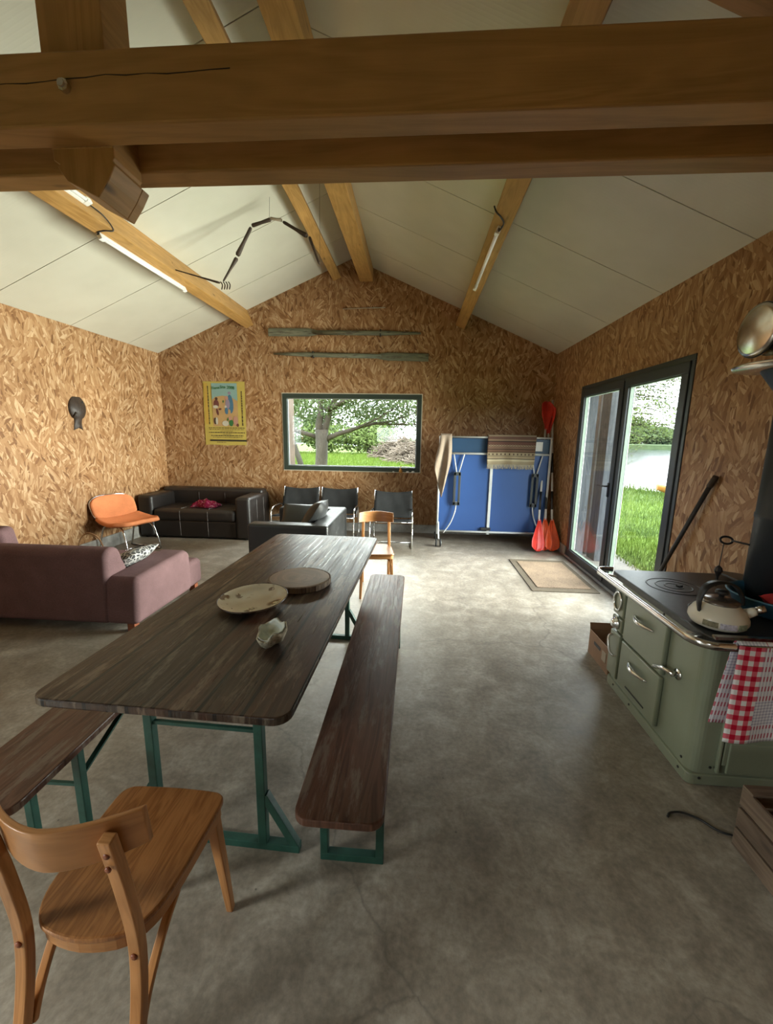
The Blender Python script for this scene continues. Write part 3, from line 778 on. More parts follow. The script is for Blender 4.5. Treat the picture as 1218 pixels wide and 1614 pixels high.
# ---- things on the table
t = thing('round_board', 'round bark-edged wooden serving board lying on the table behind the plate', 'serving board', (-.629, 2.15, .771))
prof = [(.0, 0), (.158, 0), (.168, .006), (.166, .030), (.160, .034), (0, .034)]
G().lathe(prof, (-.629, 2.15, .771), 48).build('board_disc', BOARDW, t, smooth=False)
g = G()
for k in range(60):
    a = 2*PI*k/60; r = .1685+random.uniform(-.001, .0025)
    g.box((-.629+r*math.cos(a), 2.15+r*math.sin(a), .771+.017), (.006, .0165, .030), Matrix.Rotation(a, 3, 'Z'))
g.build('bark_edge', wood('bark_edge_wood', (.06, .035, .022), (.20, .14, .095), .8, knots=False), t)
def plate_mat():
    m = M('glazed_cream_ceramic', .18); v = m.coord(); f = m.noise(v, 17, 5, .6); vo = m.n('TexVoronoi'); vo.inputs['Scale'].default_value = 10; m.l(v, vo.inputs['Vector'])
    base = m.ramp(m.noise(v, 6, 3), [(.3, (.46, .39, .27)), (.7, (.56, .50, .37))])
    k = m.math('MULTIPLY', m.ramp(f, [(.54, (0, 0, 0)), (.57, (1, 1, 1))]), m.ramp(vo.outputs['Distance'], [(.35, (1, 1, 1)), (.45, (0, 0, 0))]))
    m.col(m.mix(base, (.12, .06, .025), k)); return m.m
PLATE = plate_mat()
t = thing('ceramic_plate', 'large cream plate with brown leaf pattern tilted on the table', 'plate', (-.765, 1.83, .771))
Mt = Matrix.Rotation(.055, 3, 'X') @ Matrix.Rotation(-.03, 3, 'Y')
c = (-.765, 1.83, .778)
G().lathe([(0, .010), (.09, .010), (.13, .020), (.158, .034), (.164, .034), (.160, .028), (.13, .012), (.09, 0), (.06, 0), (.06, -.006), (.05, -.006), (.05, 0), (0, 0)], c, 56, Mt).build('dish', PLATE, t, smooth=True)
G().tube([Vector(c)+Mt @ Vector((.1625*math.cos(a*2*PI/56), .1625*math.sin(a*2*PI/56), .0335)) for a in range(56)], .0022, 6, closed=True).build('dark_rim', plain('dark_brown_glaze', (.05, .025, .02), .25), t, smooth=True)
# oyster shell
def shellm(inside):
    m = M('shell_inside' if inside else 'shell_outside', .25 if inside else .8); v = m.coord()
    if inside: m.col(m.ramp(m.noise(v, 25, 3), [(.3, (.55, .60, .52)), (.7, (.78, .80, .72))]))
    else: m.col(m.ramp(m.noise(v, 70, 6), [(.3, (.10, .09, .06)), (.5, (.42, .38, .27)), (.7, (.68, .64, .50))]))
    m.bump(m.noise(v, 60, 5), .5, .004); return m.m
t = thing('oyster_shell', 'open oyster shell standing on the front of the table', 'shell', (-.550, 1.46, .771))
def shell(sc, off):
    pts = []; n = 26; R = Matrix.Rotation(.22, 3, 'X')
    for i in range(n+1):
        a = 2*PI*i/n; row = []
        for j in range(9):
            f = j/8; wob = 1+.10*math.sin(3*a+1)+.05*math.sin(9*a+j)
            r = .056*math.sin(f*PI/2)*wob*(sc); z = -.068*(1-f*f)*sc+.009*math.sin(5*a)*f+.012*math.cos(a)*f
            p = Vector((r*math.cos(a), r*1.15*math.sin(a)+.010*(1-f), z)); row.append(R @ p+Vector((-.550, 1.47, .832+off)))
        pts.append(row)
    return G().grid(pts)
shell(1.0, 0).build('outer_shell', shellm(False), t, smooth=True, solid=.004)
shell(.90, .003).build('pearly_lining', shellm(True), t, smooth=True, solid=.002)

# ---- mauve sofa (back to the camera)
t = thing('mauve_sofa', 'mauve fabric sofa at left with its tall back towards the camera', 'sofa', (-3.3, 3.3, 0))
def soft(c, d, name, mat, par, r=.04, M_=None, seg=5): return G().box(c, d, M_).build(name, mat, par, bevel=r, seg=seg, smooth=True)
bk = [(2.88, .07), (3.16, .07), (3.16, .45), (3.11, .68), (2.99, .69), (2.93, .62)]
x0s, x1s = -4.1, -2.405
g = G().prism([(2.90, .065), (3.20, .065), (3.18, .45), (3.10, .655), (3.03, .672), (2.96, .655), (2.93, .60)], x0s, x1s, lambda a, b, q: (q, a, b)); g.build('backrest', MAUVE, t, bevel=.04, seg=5, smooth=True)
g = G().prism([(2.90, .065), (3.72, .065), (3.72, .44), (3.66, .475), (3.2, .46), (2.98, .45), (2.93, .43)], -2.44, -2.165, lambda a, b, q: (q, a, b)); g.build('armrest', MAUVE, t, bevel=.045, seg=5, smooth=True)
soft((-3.2, 3.43, .16), (1.75, .80, .19), 'base', MAUVE, t, .03)
soft((-2.76, 3.50, .31), (.80, .80, .17), 'seat_cushion', MAUVE, t, .05)
soft((-3.57, 3.50, .31), (.80, .80, .17), 'seat_cushion', MAUVE, t, .05)
soft((-3.83, 3.26, .62), (.62, .16, .26), 'back_cushion', MAUVE, t, .05, Matrix.Rotation(.2, 3, 'X'))
soft((-2.30, 3.80, .195), (.24, .30, .26), 'seat_front', MAUVE, t, .05)
for (x, y) in ((-2.235, 2.945), (-2.225, 3.84), (-3.95, 2.95), (-3.95, 3.8)):
    G().prism([(x-.03, y-.03), (x+.03, y-.03), (x+.03, y+.03), (x-.03, y+.03)], 0, .075, lambda a, b, q: (a, b, q)).build('leg', LEGW, t, bevel=.003)

def pillow_g(c, w_, d_, h_, R, n=16):
    g = G()
    for s in (1, -1):
        pts = []
        for i in range(n+1):
            row = []
            for j in range(n+1):
                u, v = -1+2*i/n, -1+2*j/n
                e = max(0, (1-abs(u)**2.6))**.55*max(0, (1-abs(v)**2.6))**.55
                pin = 1-.07*(1-abs(u*v))*max(abs(u), abs(v))**3
                p = Vector((u*w_/2*pin, v*d_/2*pin, s*h_/2*e+.006*noise.noise(Vector((u*2, v*2, s+c[0]))))); row.append(R @ p+Vector(c))
            pts.append(row)
        g.grid(pts)
    return g
def pattern_pillow():
    m = M('black_white_cushion', .8); v = m.coord(); f = m.n('TexVoronoi'); f.feature = 'DISTANCE_TO_EDGE'; f.inputs['Scale'].default_value = 26; m.l(v, f.inputs['Vector'])
    m.col(m.ramp(f.outputs['Distance'], [(.08, (.45, .44, .42)), (.14, (.03, .03, .032))])); return m.m
o = pillow_g((-2.52, 3.32, .47), .42, .40, .13, Matrix.Rotation(-.50, 3, 'Y')).build('throw_pillow', pattern_pillow(), smooth=True)
tag(o, 'black and white patterned cushion leaning on the mauve sofa arm', 'cushion')

# ---- basket behind the sofa
t = thing('wicker_basket', 'wicker basket with round handle showing behind the mauve sofa', 'basket', (-3.72, 4.35, 0))
WICK = wood('wicker', (.16, .08, .035), (.32, .18, .09), .7, knots=False)
g = G()
for k in range(9): g.tube([(-3.72+(.13+.004*k)*math.cos(a*PI/12), 4.35+(.11+.004*k)*math.sin(a*PI/12), .014+.025*k) for a in range(24)], .013, 6, closed=True)
g.lathe([(0, .001), (.13, .001), (.13, .015), (0, .015)], (-3.72, 4.35, 0), 20); g.build('basket_body', WICK, t, smooth=True)
G().tube([(-3.72+.155*math.cos(a), 4.35, .21+.215*math.sin(a)) for a in [PI*i/18 for i in range(19)]], .008, 8).build('handle', WICK, t, smooth=True)

# ---- orange shell chair
def orange_chair():
    t = thing('orange_lounge_chair', 'orange upholstered lounge chair on chrome tube legs by the left wall', 'chair', (-3.93, 5.20, 0), -PI/2-.0)
    # local: faces +y ; width along x
    Wd = .50
    def surf(fn, n=16, m=14, th=.05):
        pts = [[fn(i/n, j/m) for j in range(m+1)] for i in range(n+1)]
        return G().grid(pts)
    def seat(u, v):
        x = (u-.5)*2; w_ = (.33-.03*(2*v-1)**2)*(1-.18*max(0, v-.75)*4*abs(x)**3)
        y = -.22+.52*v; z = .41+.03*(2*v-1)**2-.035*math.sin(PI*v)+.055*abs(x)**2.2*(1-.9*abs(v-.35))-.03*max(0, v-.8)*5*abs(x)
        if abs(x) > .8: y = y*(1-(abs(x)-.8)*.5)+.02*(abs(x)-.8)
        return (x*w_, y, z)
    def back(u, v):
        x = (u-.5)*2; a = 1-.12*abs(2*v-1)**4
        z = .43+.31*v-.05*abs(x)**5*(v)+.03*abs(x)**4*(1-v); y = -.24-.10*v+.045*x*x
        return (x*.30*a, y, z)
    surf(seat).build('seat', ORANGE, t, smooth=True, solid=.055, world=False, sub=1)
    surf(back).build('backrest', ORANGE, t, smooth=True, solid=.055, world=False, sub=1)
    # welt in chrome round the back
    g = G(); e = []
    for i in range(17): e.append(back(0, i/16))
    for i in range(17): e.append(back(i/16, 1))
    for i in range(17): e.append(back(1, 1-i/16))
    g.tube([(p[0], p[1]-.012, p[2]) for p in e], .007, 8); g.build('chrome_edging', CHROME, t, smooth=True, world=False)
    for s in (-1, 1):
        pts = smoothpath([(s*.23, -.30, .012), (s*.235, .0, .012), (s*.235, .22, .012), (s*.232, .27, .05), (s*.215, .20, .30), (s*.20, .10, .375), (s*.20, -.10, .375), (s*.215, -.19, .33), (s*.225, -.26, .12), (s*.23, -.30, .014)], 5)
        G().tube(pts, .0115, 10).build('leg_frame', CHROME, t, smooth=True, world=False)
    g = G()
    g.tube([(-.20, .10, .372), (.20, .10, .372)], .010); g.tube([(-.20, -.10, .372), (.20, -.10, .372)], .010); g.tube([(-.233, -.05, .014), (.233, -.05, .014)], .010)
    g.build_each('stretcher', CHROME, t, smooth=True, world=False)
    return t
oc = orange_chair(); oc.rotation_euler = (0, 0, math.atan2(-.32, .95)-PI/2); oc.location = (-3.80, 5.11, 0)

# ---- black leather two-seat sofa against the back wall
t = thing('leather_sofa', 'black leather two-seat sofa in the left back corner, scuffed arms', 'sofa', (-3.28, 6.2, 0))
sx0, sx1, syf, syb = -4.15, -2.42, 5.80, 6.64
soft(((sx0+sx1)/2, syb-.12, .37), (sx1-sx0-.06, .24, .66), 'backrest', LEATH, t, .05)
soft((sx0+.115, (syf+syb)/2, .335), (.23, syb-syf, .63), 'armrest', LEATH, t, .05)
soft((sx1-.115, (syf+syb)/2, .335), (.23, syb-syf, .63), 'armrest', LEATH, t, .05)
soft(((sx0+sx1)/2, syf+.34, .15), (sx1-sx0-.44, .62, .26), 'base', LEATH, t, .03)
o = soft(((sx0+sx1)/2, syf+.33, .36), (sx1-sx0-.45, .66, .19), 'seat_cushion', LEATH, t, .06)
g = G()
for x in (-3.50, -3.07):
    g.tube([(x, syf+.002, .05), (x, syf-.001, .20), (x, syf-.002, .27)], .004, 6); g.tube([(x, syf+.001, .28), (x, syf-.002, .35), (x, syf+.005, .42), (x, syf+.06, .458), (x, syf+.5, .458)], .004, 6)
    g.tube([(x, syb-.245, .46), (x, syb-.245, .62), (x, syb-.20, .70)], .003, 6)
for y in (6.08, 6.36):
    g.tube([(sx1+.001, y, .06), (sx1+.001, y, .58), (sx1-.03, y, .645), (sx1-.2, y, .65)], .004, 6)
g.build_each('seam', STITCH, t, smooth=True)
for (x, y) in ((sx0+.08, syf+.08), (sx1-.08, syf+.08), (sx0+.08, syb-.08), (sx1-.08, syb-.08)):
    G().lathe([(.025, 0), (.03, .03)], (x, y, 0), 12).build('foot', BLACK, t)
# crimson cloth
g = G(); pts = []
for i in range(29):
    row = []
    for j in range(15):
        u, v = i/28, j/14; x = -3.42+.40*u; y = 5.95+.22*v+.03*math.sin(7*u)
        e = (math.sin(PI*u)**.4)*(math.sin(PI*v)**.5) if 0 < u < 1 and 0 < v < 1 else 0
        z = .462+e*(.095+.05*noise.noise(Vector((u*7, v*4, 2)))+.03*noise.noise(Vector((u*14, v*9, 5))))
        row.append((x, y, max(z, .462)))
    pts.append(row)
tag(G().grid(pts).build('crumpled_cloth', MAGENTA, smooth=True, solid=.006), 'crumpled crimson patterned cloth on the black leather sofa seat', 'cloth')

# ---- black sofa seen from its side in the middle
t = thing('black_side_sofa', 'black leather sofa side-on beyond the table, back to the right', 'sofa', (-1.36, 4.7, 0))
ax0, ax1, ay0, ay1 = -1.77, -.90, 4.15, 5.36
soft(((ax0+ax1)/2, ay0+.09, .345), (ax1-ax0, .18, .59), 'armrest', LEATH2, t, .03)
soft(((ax0+ax1)/2, ay1-.09, .345), (ax1-ax0, .18, .59), 'armrest', LEATH2, t, .03)
soft((ax1-.10, (ay0+ay1)/2, .345), (.20, ay1-ay0-.1, .595), 'backrest', LEATH2, t, .03)
soft(((ax0+ax1)/2-.09, (ay0+ay1)/2, .15), (.66, ay1-ay0-.34, .22), 'base', LEATH2, t, .03)
soft(((ax0+ax1)/2-.09, (ay0+ay1)/2, .34), (.67, ay1-ay0-.36, .18), 'seat_cushion', LEATH2, t, .05)
for (x, y) in ((ax0+.07, ay0+.07), (ax1-.07, ay0+.07), (ax0+.07, ay1-.07), (ax1-.07, ay1-.07)):
    G().lathe([(.025, 0), (.03, .055)], (x, y, 0), 12).build('foot', BLACK, t)
o = pillow_g((-1.17, 4.66, .63), .46, .50, .20, Matrix.Rotation(-1.0, 3, 'Y') @ Matrix.Rotation(.1, 3, 'Z')).build('leather_pillow', LEATH2, smooth=True)
tag(o, 'shiny plump black leather cushion standing against the side-on sofa back', 'cushion')
o = pillow_g((-1.45, 5.03, .54), .48, .42, .15, Matrix.Rotation(.85, 3, 'X')).build('leather_pillow', LEATH2, smooth=True)
tag(o, 'flatter black leather cushion leaning on the far arm of the side-on sofa', 'cushion')

# ---- sling chairs
def sling_chair():
    t = thing('sling_chair', 'dark canvas sling chair with chrome loops standing alone right of the others', 'chair', (0, 0, 0), 0)
    # local: faces -y, back at +y
    hw = .30
    for s in (-1, 1):
        x = s*hw
        pts = smoothpath([(x, -.30, .30), (x, -.34, .20), (x, -.30, .02), (x, -.20, .012), (x, .20, .012), (x, .30, .05), (x, .27, .30), (x, .22, .46), (x, .10, .50), (x, -.18, .50), (x, -.29, .44), (x, -.30, .30)], 5)
        G().tube(pts, .011, 10).build('side_loop', CHROME, t, smooth=True, world=False)
    g = G().tube([(-hw, -.26, .375), (hw, -.26, .375)], .010); g.tube([(-hw, .16, .33), (hw, .16, .33)], .010)
    g.tube([(-hw, .0, .014), (hw, .0, .014)], .009)
    g.build_each('cross_tube', CHROME, t, smooth=True, world=False)
    g = G()
    for s in (-1, 1): g.tube([(s*.285, .13, .31), (s*.285, .22, .50), (s*.285, .31, .755)], .010)
    g.build_each('back_upright', CHROME, t, smooth=True, world=False)
    pts = []
    for i in range(13):
        u = -1+2*i/12; row = []
        for j in range(13):
            v = j/12; sag = .03*(1-u*u)
            row.append((u*.285, -.28+.44*v, .39-.055*v-sag*math.sin(PI*min(1, v*1.1))))
        pts.append(row)
    G().grid(pts).build('seat', SLING, t, smooth=True, solid=.014, world=False)
    pts = []
    for i in range(13):
        u = -1+2*i/12; row = []
        for j in range(13):
            v = j/12; sag = .04*(1-u*u); zt = .755-.028*(1-abs(u)**2)
            row.append((u*.292, .155+.155*v+sag*math.sin(PI*(v*.9+.1))+.004*math.sin(9*u+5*v), .36+(zt-.36)*v))
        pts.append(row)
    G().grid(pts).build('backrest', SLING, t, smooth=True, solid=.014, world=False)
    return t
sc_ = sling_chair(); sc_.location = (-.325, 5.96, 0)
SG = None
copy_tree(sc_, (-1.19, 6.16, 0), .02, 'dark canvas sling chair just left of the lone one, right chair of the close pair')
copy_tree(sc_, (-1.82, 6.16, 0), -.02, 'dark canvas sling chair next to the leather sofa, left chair of the close pair')

# ---- folded table-tennis table
t = thing('tennis_table', 'folded blue table-tennis table on wheels against the back wall', 'table', (1.08, 6.1, 0))
px0, px1, py = .33, 1.93, 6.10
G().box(((px0+px1)/2, py+.02, .76), (px1-px0-.04, .022, 1.14)).build('blue_board', BLUET, t, bevel=.003)
G().box(((px0+px1)/2, py+.02, 1.455), (px1-px0-.04, .022, .215)).build('board_top', BLUED, t, bevel=.003)
G().box(((px0+px1)/2, py+.12, .88), (px1-px0-.04, .022, 1.37)).build('rear_board', BLUED, t, bevel=.003)
g = G()
for z in (1.58, 1.345, .185): g.tube([(px0, py-.012, z), (px1, py-.012, z)], .016 if z < 1.5 else .012, 10)
for x in (px0+.015, px1-.015): g.tube([(x, py-.02, .14), (x, py-.02, 1.58)], .016, 10)
g.build_each('frame_tube', FRAMEG, t, smooth=True)
G().box((1.10, py-.005, .74), (.040, .022, 1.18)).build('centre_upright', FRAMEG, t, bevel=.004)
G().box((1.06, py-.02, .235), (.15, .04, .045)).build('clip', BLACK, t, bevel=.008)
for x in (.61, 1.72):
    d = 1 if x < 1 else -1
    g = G(); g.tube([(x-.06*1, py-.02, 1.335), (x-.01, py-.03, 1.06)], .009); g.tube([(x+.09, py-.02, 1.335), (x+.02, py-.03, 1.06)], .009)
    g.tube(smoothpath([(x, py-.035, .64), (x-.01*d, py-.035, .50), (x-.07*d, py-.035, .32), (x-.17*d, py-.03, .16)], 5), .009)
    st = g.build('stay_rod', FRAMEG, t, smooth=True)
    g = G()
    for q in (-.034, .034): g.box((x+q, py-.042, .83), (.034, .018, .48))
    g.box((x, py-.042, .61), (.10, .018, .05)); g.box((x, py-.042, 1.05), (.10, .018, .05)); g.build_each('stay_cover', plain('dark_grey_plastic', (.03, .035, .037), .5), t, bevel=.003)
for (x, dy) in ((px0+.03, -.24), (px0+.03, .22), (px1-.05, .22), (px1-.05, -.2)):
    if dy < 0 and x > 1: continue
    G().tube(smoothpath([(x, py-.01, .32), (x, py+dy*.5, .20), (x, py+dy, .115)], 4), .013, 8).build('caster_arm', FRAMEG, t, smooth=True)
    wh = G()
    for q in (-.03, .03): wh.lathe([(.0, -.011), (.045, -.011), (.056, -.008), (.058, 0), (.056, .008), (.045, .011), (0, .011)], (x+q, py+dy, .058), 24, Matrix.Rotation(PI/2, 3, 'Y'))
    wo = wh.build_each('wheel', RUBBER, t, smooth=True)
    hb = G()
    for q in (-.043, .043): hb.lathe([(0, -.004), (.02, -.004), (.02, .004), (0, .004)], (x+q, py+dy, .058), 16, Matrix.Rotation(PI/2, 3, 'Y'))
    hb.build_each('hub', FRAMEG, t)
g = G().tube([(px0+.1, py-.012, 1.345), (px0+.12, py-.03, 1.28)], .005)
G().box((1.74, py+.006, 1.46), (.13, .003, .13)).build('paper_label', PAPER, t)

# blanket and towel draped over the top rail
def drape(x0, x1, zt, front, back, yc, seedv, wav=.02, n=40):
    pts = []; m_ = 34
    for i in range(n+1):
        u = i/n; row = []
        for j in range(m_+1):
            v = j/m_; L = front+back; d = v*L
            fold = wav*math.sin(u*11+seedv)+.5*wav*math.sin(u*23+seedv*2)
            if d < front-.02: z = zt-(front-d)+.0; y = yc-.030-fold*min(1, (front-d)*3)*.6-.006; k = (front-d)
            elif d < front+.02: q = (d-front+.02)/.04; z = zt+.022*math.sin(PI*q)*.8; y = yc-.036+.072*q; k = 0
            else: z = zt-(d-front); y = yc+.036; k = 0
            x = x0+(x1-x0)*u+.02*noise.noise(Vector((u*2, d*3, seedv)))*k*3
            row.append((x, y, z+.012*noise.noise(Vector((u*3, seedv, 1)))*min(1, k*2)))
        pts.append(row)
    return pts
t = thing('striped_blanket', 'brown and cream striped woven blanket with fringe hanging on the tennis table', 'blanket', (1.33, 6.09, 1.6))
pts = drape(1.02, 1.70, 1.60, .40, .02, py-.005, 1.3, .022)
G().grid(pts, uv=lambda i, j: (i/40, j/34)).build('woven_cloth', BLANKET, t, smooth=True, solid=.008)
g = G()
for k in range(90):
    u = (k+.5)/90; i = min(39, int(u*40)); p = Vector(pts[i][0]).lerp(Vector(pts[i+1][0]), u*40-i)
    g.tube([p+Vector((0, 0, .006)), p+Vector((random.uniform(-.006, .006), -.004, -.03)), p+Vector((random.uniform(-.014, .014), random.uniform(-.012, .004), -.06-random.random()*.012))], [.0032, .003, .002], 4)
o = g.build('fringe', FRINGE, t); o['kind'] = 'stuff'
t = thing('beige_towel', 'beige towel hanging over the left end of the tennis table', 'towel', (.37, 6.08, 1.6))
g = G(); pts = []
for i in range(25):
    u = i/24; row = []
    for j in range(31):
        v = j/30; wdt = .155+.10*v*(1-.75*max(0, v-.55)/.45) ; x = .43+(u-.5)*wdt-.05*v+.02*math.sin(v*5)*v
        L = .45+.46*(1-abs(u-.62)*1.5)
        y = py-.048-.035*math.sin(u*PI*3.2+v)*min(1, v*2.2)-.03*v; row.append((x, y, 1.612-L*v))
    pts.append(row)
g.grid(pts); g.build('towel_cloth', TOWELB, t, smooth=True, solid=.008)
g = G(); pts = []
for i in range(17):
    u = i/16; row = []
    for j in range(15):
        v = j/14; a = v*PI if v < .3 else .3*PI
        y = py-.052+.30*min(v, .3); z = 1.612+.008*math.sin(min(1, v/.3)*PI)-(max(0, v-.3))*.9
        row.append((.43+(u-.5)*.155, y+.02, z))
    pts.append(row)
g.grid(pts); g.build('towel_back', TOWELB, t, smooth=True, solid=.008)

# ---- kayak paddles
def paddle(label, foot, head, bmat, rot, group=None, upper=True):
    foot, head = Vector(foot), Vector(head); ax = (head-foot).normalized(); L = (head-foot).length
    t = thing('kayak_paddle', label, 'paddle', tuple(foot))
    x = ax.cross(Vector((0, 1, 0))).normalized(); x = (Matrix.Rotation(rot, 3, ax) @ x); y = ax.cross(x)
    P = lambda s, a=0, b=0: foot+ax*s+x*a+y*b
    def blade(s0, sgn, mat):
        pts = []; n = 20
        for i in range(n+1):
            f = i/n; wd = .098*(math.sin(PI*min(1, (f*.93+.05)))**.6)*(1.12-.55*f) if f < .999 else .012
            wd = max(.014, .10*min(1, (f/.12)**.5)*(1-.86*max(0, (f-.30)/.70)**1.1)); row = []
            for j in range(9):
                q = -1+j/4; row.append(P(s0+sgn*.46*f, q*wd, .028*q*q*(1-f*.3)-.008*(1-abs(q))))
            pts.append(row)
        g = G().grid(pts); b = g.build('blade', mat, t, smooth=True, solid=.006)
        G().tube([P(s0+sgn*.02, 0, -.006), P(s0+sgn*.25, 0, -.010), P(s0+sgn*.46, 0, 0)], [.006, .011, .015], 8).build('blade_spine', mat, b, smooth=True)
    blade(0, 1, bmat)
    if upper: blade(L, -1, RED)
    e1 = L-.44 if upper else L
    G().tube([P(.44), P(e1)], .0148, 12).build('shaft', WSHAFT, t, smooth=True)
    G().tube([P(.60), P(.60+.27)], .0165, 12).build('grip', BLACK, t, smooth=True)
    if e1 > 1.25: G().tube([P(1.15), P(1.15+.30)], .0165, 12).build('grip', BLACK, t, smooth=True)
paddle('red kayak paddle leaning in the corner, front one of the three blades', (1.735, 5.74, .012), (1.96, 6.58, 2.12), RED, .25)
paddle('orange-red kayak paddle leaning in the corner, middle one of the three', (1.86, 5.80, .012), (2.00, 6.60, 2.06), REDO, -.5)
paddle('orange kayak paddle leaning in the corner, nearest the right wall', (1.955, 5.78, .012), (2.045, 6.62, 2.15), REDO, -.15, upper=False)

# ---- door mat
def mat_m():
    m = M('coir_mat', .95); v = m.coord(); f = m.noise(v, 90, 3, .7); g_ = m.noise(v, 5, 4)
    m.col(m.mix(m.ramp(f, [(.3, (.12, .08, .05)), (.7, (.26, .18, .115))]), m.ramp(g_, [(.3, (.8,)*3), (.7, (1.1,)*3)]), 1, 'MULTIPLY')); m.bump(f, .6, .006); return m.m
t = thing('door_mat', 'brown doormat lying on the concrete before the glazed door', 'mat', (1.6, 4.77, 0))
G().prism(rrect(1.262, 4.20, 1.955, 5.33, .01), .001, .008, lambda a, b, q: (a, b, q)).build('mat_border', fabric('grey_brown_mat_edge', (.105, .085, .062), 150), t)
G().prism(rrect(1.34, 4.30, 1.90, 5.23, .01), .008, .014, lambda a, b, q: (a, b, q)).build('coir_field', mat_m(), t)

# ---- wall things
t = thing('poster', 'yellow festival poster with cartoon musicians pinned to the back wall', 'poster', (-3.13, YB, 1.89))
POSTY = plain('yellow_poster_paper', (.47, .37, .085), .6, var=.06)
pts = []
for i in range(13):
    row = []
    for j in range(19):
        u, v = i/12, j/18
        x = -3.475+.695*u-.012*(1-v)+.0; z = 1.385+1.012*v+.012*math.sin(u*9)*(1-v)*.4
        y = YB-.006-.004*abs(math.sin(u*5+v*3)); row.append((x, y, z))
    pts.append(row)
G().grid(pts).build('paper_sheet', POSTY, t, solid=.001)
def flat(name, poly, mat, lay=1, par=t):
    g = G(); g.prism(poly, YB-.0115-.0012*lay, YB-.011-.0012*lay, fy); return g.build(name, mat, par)
pm = {k: plain('print_'+k, v, .6, var=.05) for k, v in dict(sky=(.22, .36, .34), sand=(.44, .28, .12), dark=(.05, .03, .02), maroon=(.13, .04, .035), white=(.50, .48, .40), blue=(.055, .15, .24), lilac=(.26, .21, .28), green=(.03, .14, .04), pink=(.45, .24, .18), lime=(.30, .42, .06), ochre=(.50, .33, .06), black=(.02, .018, .012)).items()}
flat('picture_ground', [(-3.335, 1.687), (-2.91, 1.687), (-2.91, 2.37), (-3.335, 2.37)], pm['sand'])
flat('picture_sky', [(-3.335, 2.11), (-3.28, 2.155), (-3.16, 2.175), (-3.02, 2.16), (-2.91, 2.09), (-2.91, 2.37), (-3.335, 2.37)], pm['sky'], 2)
flat('side_band', [(-3.46, 1.72), (-3.40, 1.72), (-3.40, 2.37), (-3.46, 2.37)], pm['ochre'])
def blob(name, cx, cz, rx, rz_, mat, lay, n=14, rot=0):
    return flat(name, [(cx+rx*math.cos(a)*math.cos(rot)-rz_*math.sin(a)*math.sin(rot), cz+rx*math.cos(a)*math.sin(rot)+rz_*math.sin(a)*math.cos(rot)) for a in [2*PI*i/n for i in range(n)]], mat, lay)
K = .00063  # metres per crop pixel
def C_(u, v): return (-3.475+(u-225)*.000905, 2.397-(v-130)*.000905)
for li, (nm, u, v, ru, rv, mt, rot) in enumerate((('player_body', 455, 520, 50, 75, 'maroon', 0), ('player_head', 460, 430, 26, 26, 'dark', 0), ('drum', 440, 570, 48, 28, 'white', 0), ('player_leg', 470, 660, 22, 62, 'maroon', .2), ('player_leg', 520, 610, 30, 18, 'maroon', .2),
        ('tall_figure', 715, 520, 55, 165, 'blue', .05), ('tall_head', 705, 330, 30, 26, 'lilac', 0), ('singer_body', 665, 520, 42, 90, 'lilac', 0), ('singer_head', 650, 415, 32, 34, 'pink', 0), ('singer_hand', 625, 570, 22, 24, 'white', 0), ('singer_skirt', 640, 640, 32, 60, 'blue', 0), ('singer_leg', 690, 660, 24, 50, 'sand', 0),
        ('sun_spot', 585, 475, 12, 22, 'green', 0), ('crowd_left', 420, 820, 26, 60, 'dark', 0), ('crowd_white', 450, 820, 22, 66, 'white', 0), ('crowd_mid', 610, 860, 62, 48, 'white', 0), ('bottle', 715, 850, 40, 62, 'green', 0), ('bottle_neck', 660, 785, 16, 34, 'green', -.4), ('crowd_pink', 700, 770, 32, 34, 'pink', 0), ('crowd_right', 800, 810, 42, 80, 'pink', 0), ('crowd_red', 835, 890, 24, 30, 'maroon', 0))):
    c = C_(u, v); blob(nm, c[0], c[1], ru*.000905, rv*.000905, pm[mt], 2.4+li*.12, rot=rot)
def text(body, size, x, z, mat, par, rot=0, name='lettering', shear=0, align='CENTER'):
    cu = bpy.data.curves.new(name, 'FONT'); cu.body = body; cu.size = size; cu.align_x = align; cu.align_y = 'CENTER'; cu.shear = shear; cu.offset = size*.012; cu.extrude = .0003
    tmp = bpy.data.objects.new(name+'_tmp', cu); COL.objects.link(tmp)
    dg = bpy.context.evaluated_depsgraph_get(); me = bpy.data.meshes.new_from_object(tmp.evaluated_get(dg))
    bpy.data.objects.remove(tmp)
    mt = FR[par.name].inverted() @ Matrix.Translation((x, YB-.0175, z)) @ Matrix.Rotation(-rot, 4, 'Y') @ Matrix.Rotation(PI/2, 4, 'X')
    me.transform(mt); me.materials.clear(); me.materials.append(mat)
    o = bpy.data.objects.new(name, me); COL.objects.link(o); o.parent = par; return o
for body_, u_, v_, sz, ro in (('Fiene', 458, 243, .062, .10), ('Site', 592, 228, .064, 0), ('2008', 735, 238, .064, -.10)):
    c = C_(u_, v_); text(body_, sz, c[0], c[1], pm['green'], t, ro, 'title_lettering')
rnd = random.Random(3)
g = G()
def words(x0, x1, z, h, vertical=False):
    x = x0
    while x < x1:
        L = rnd.uniform(.012, .05); e = min(x+L, x1)
        q = [(x, z), (e, z), (e, z+h), (x, z+h)]
        if vertical: q = [(z, x), (z+h, x), (z+h, e), (z, e)]
        g.prism(q, YB-.0135, YB-.013, fy); x = e+rnd.uniform(.005, .012)
for v, h, a, b in ((935, .010, 290, 960), (965, .007, 300, 945), (995, .005, 500, 740), (1018, .012, 290, 960), (1050, .005, 550, 700), (1072, .012, 325, 930), (1105, .007, 360, 910), (1195, .008, 430, 600)):
    x0, z = C_(a, v); x1, _ = C_(b, v); words(x0, x1, z-h, h)
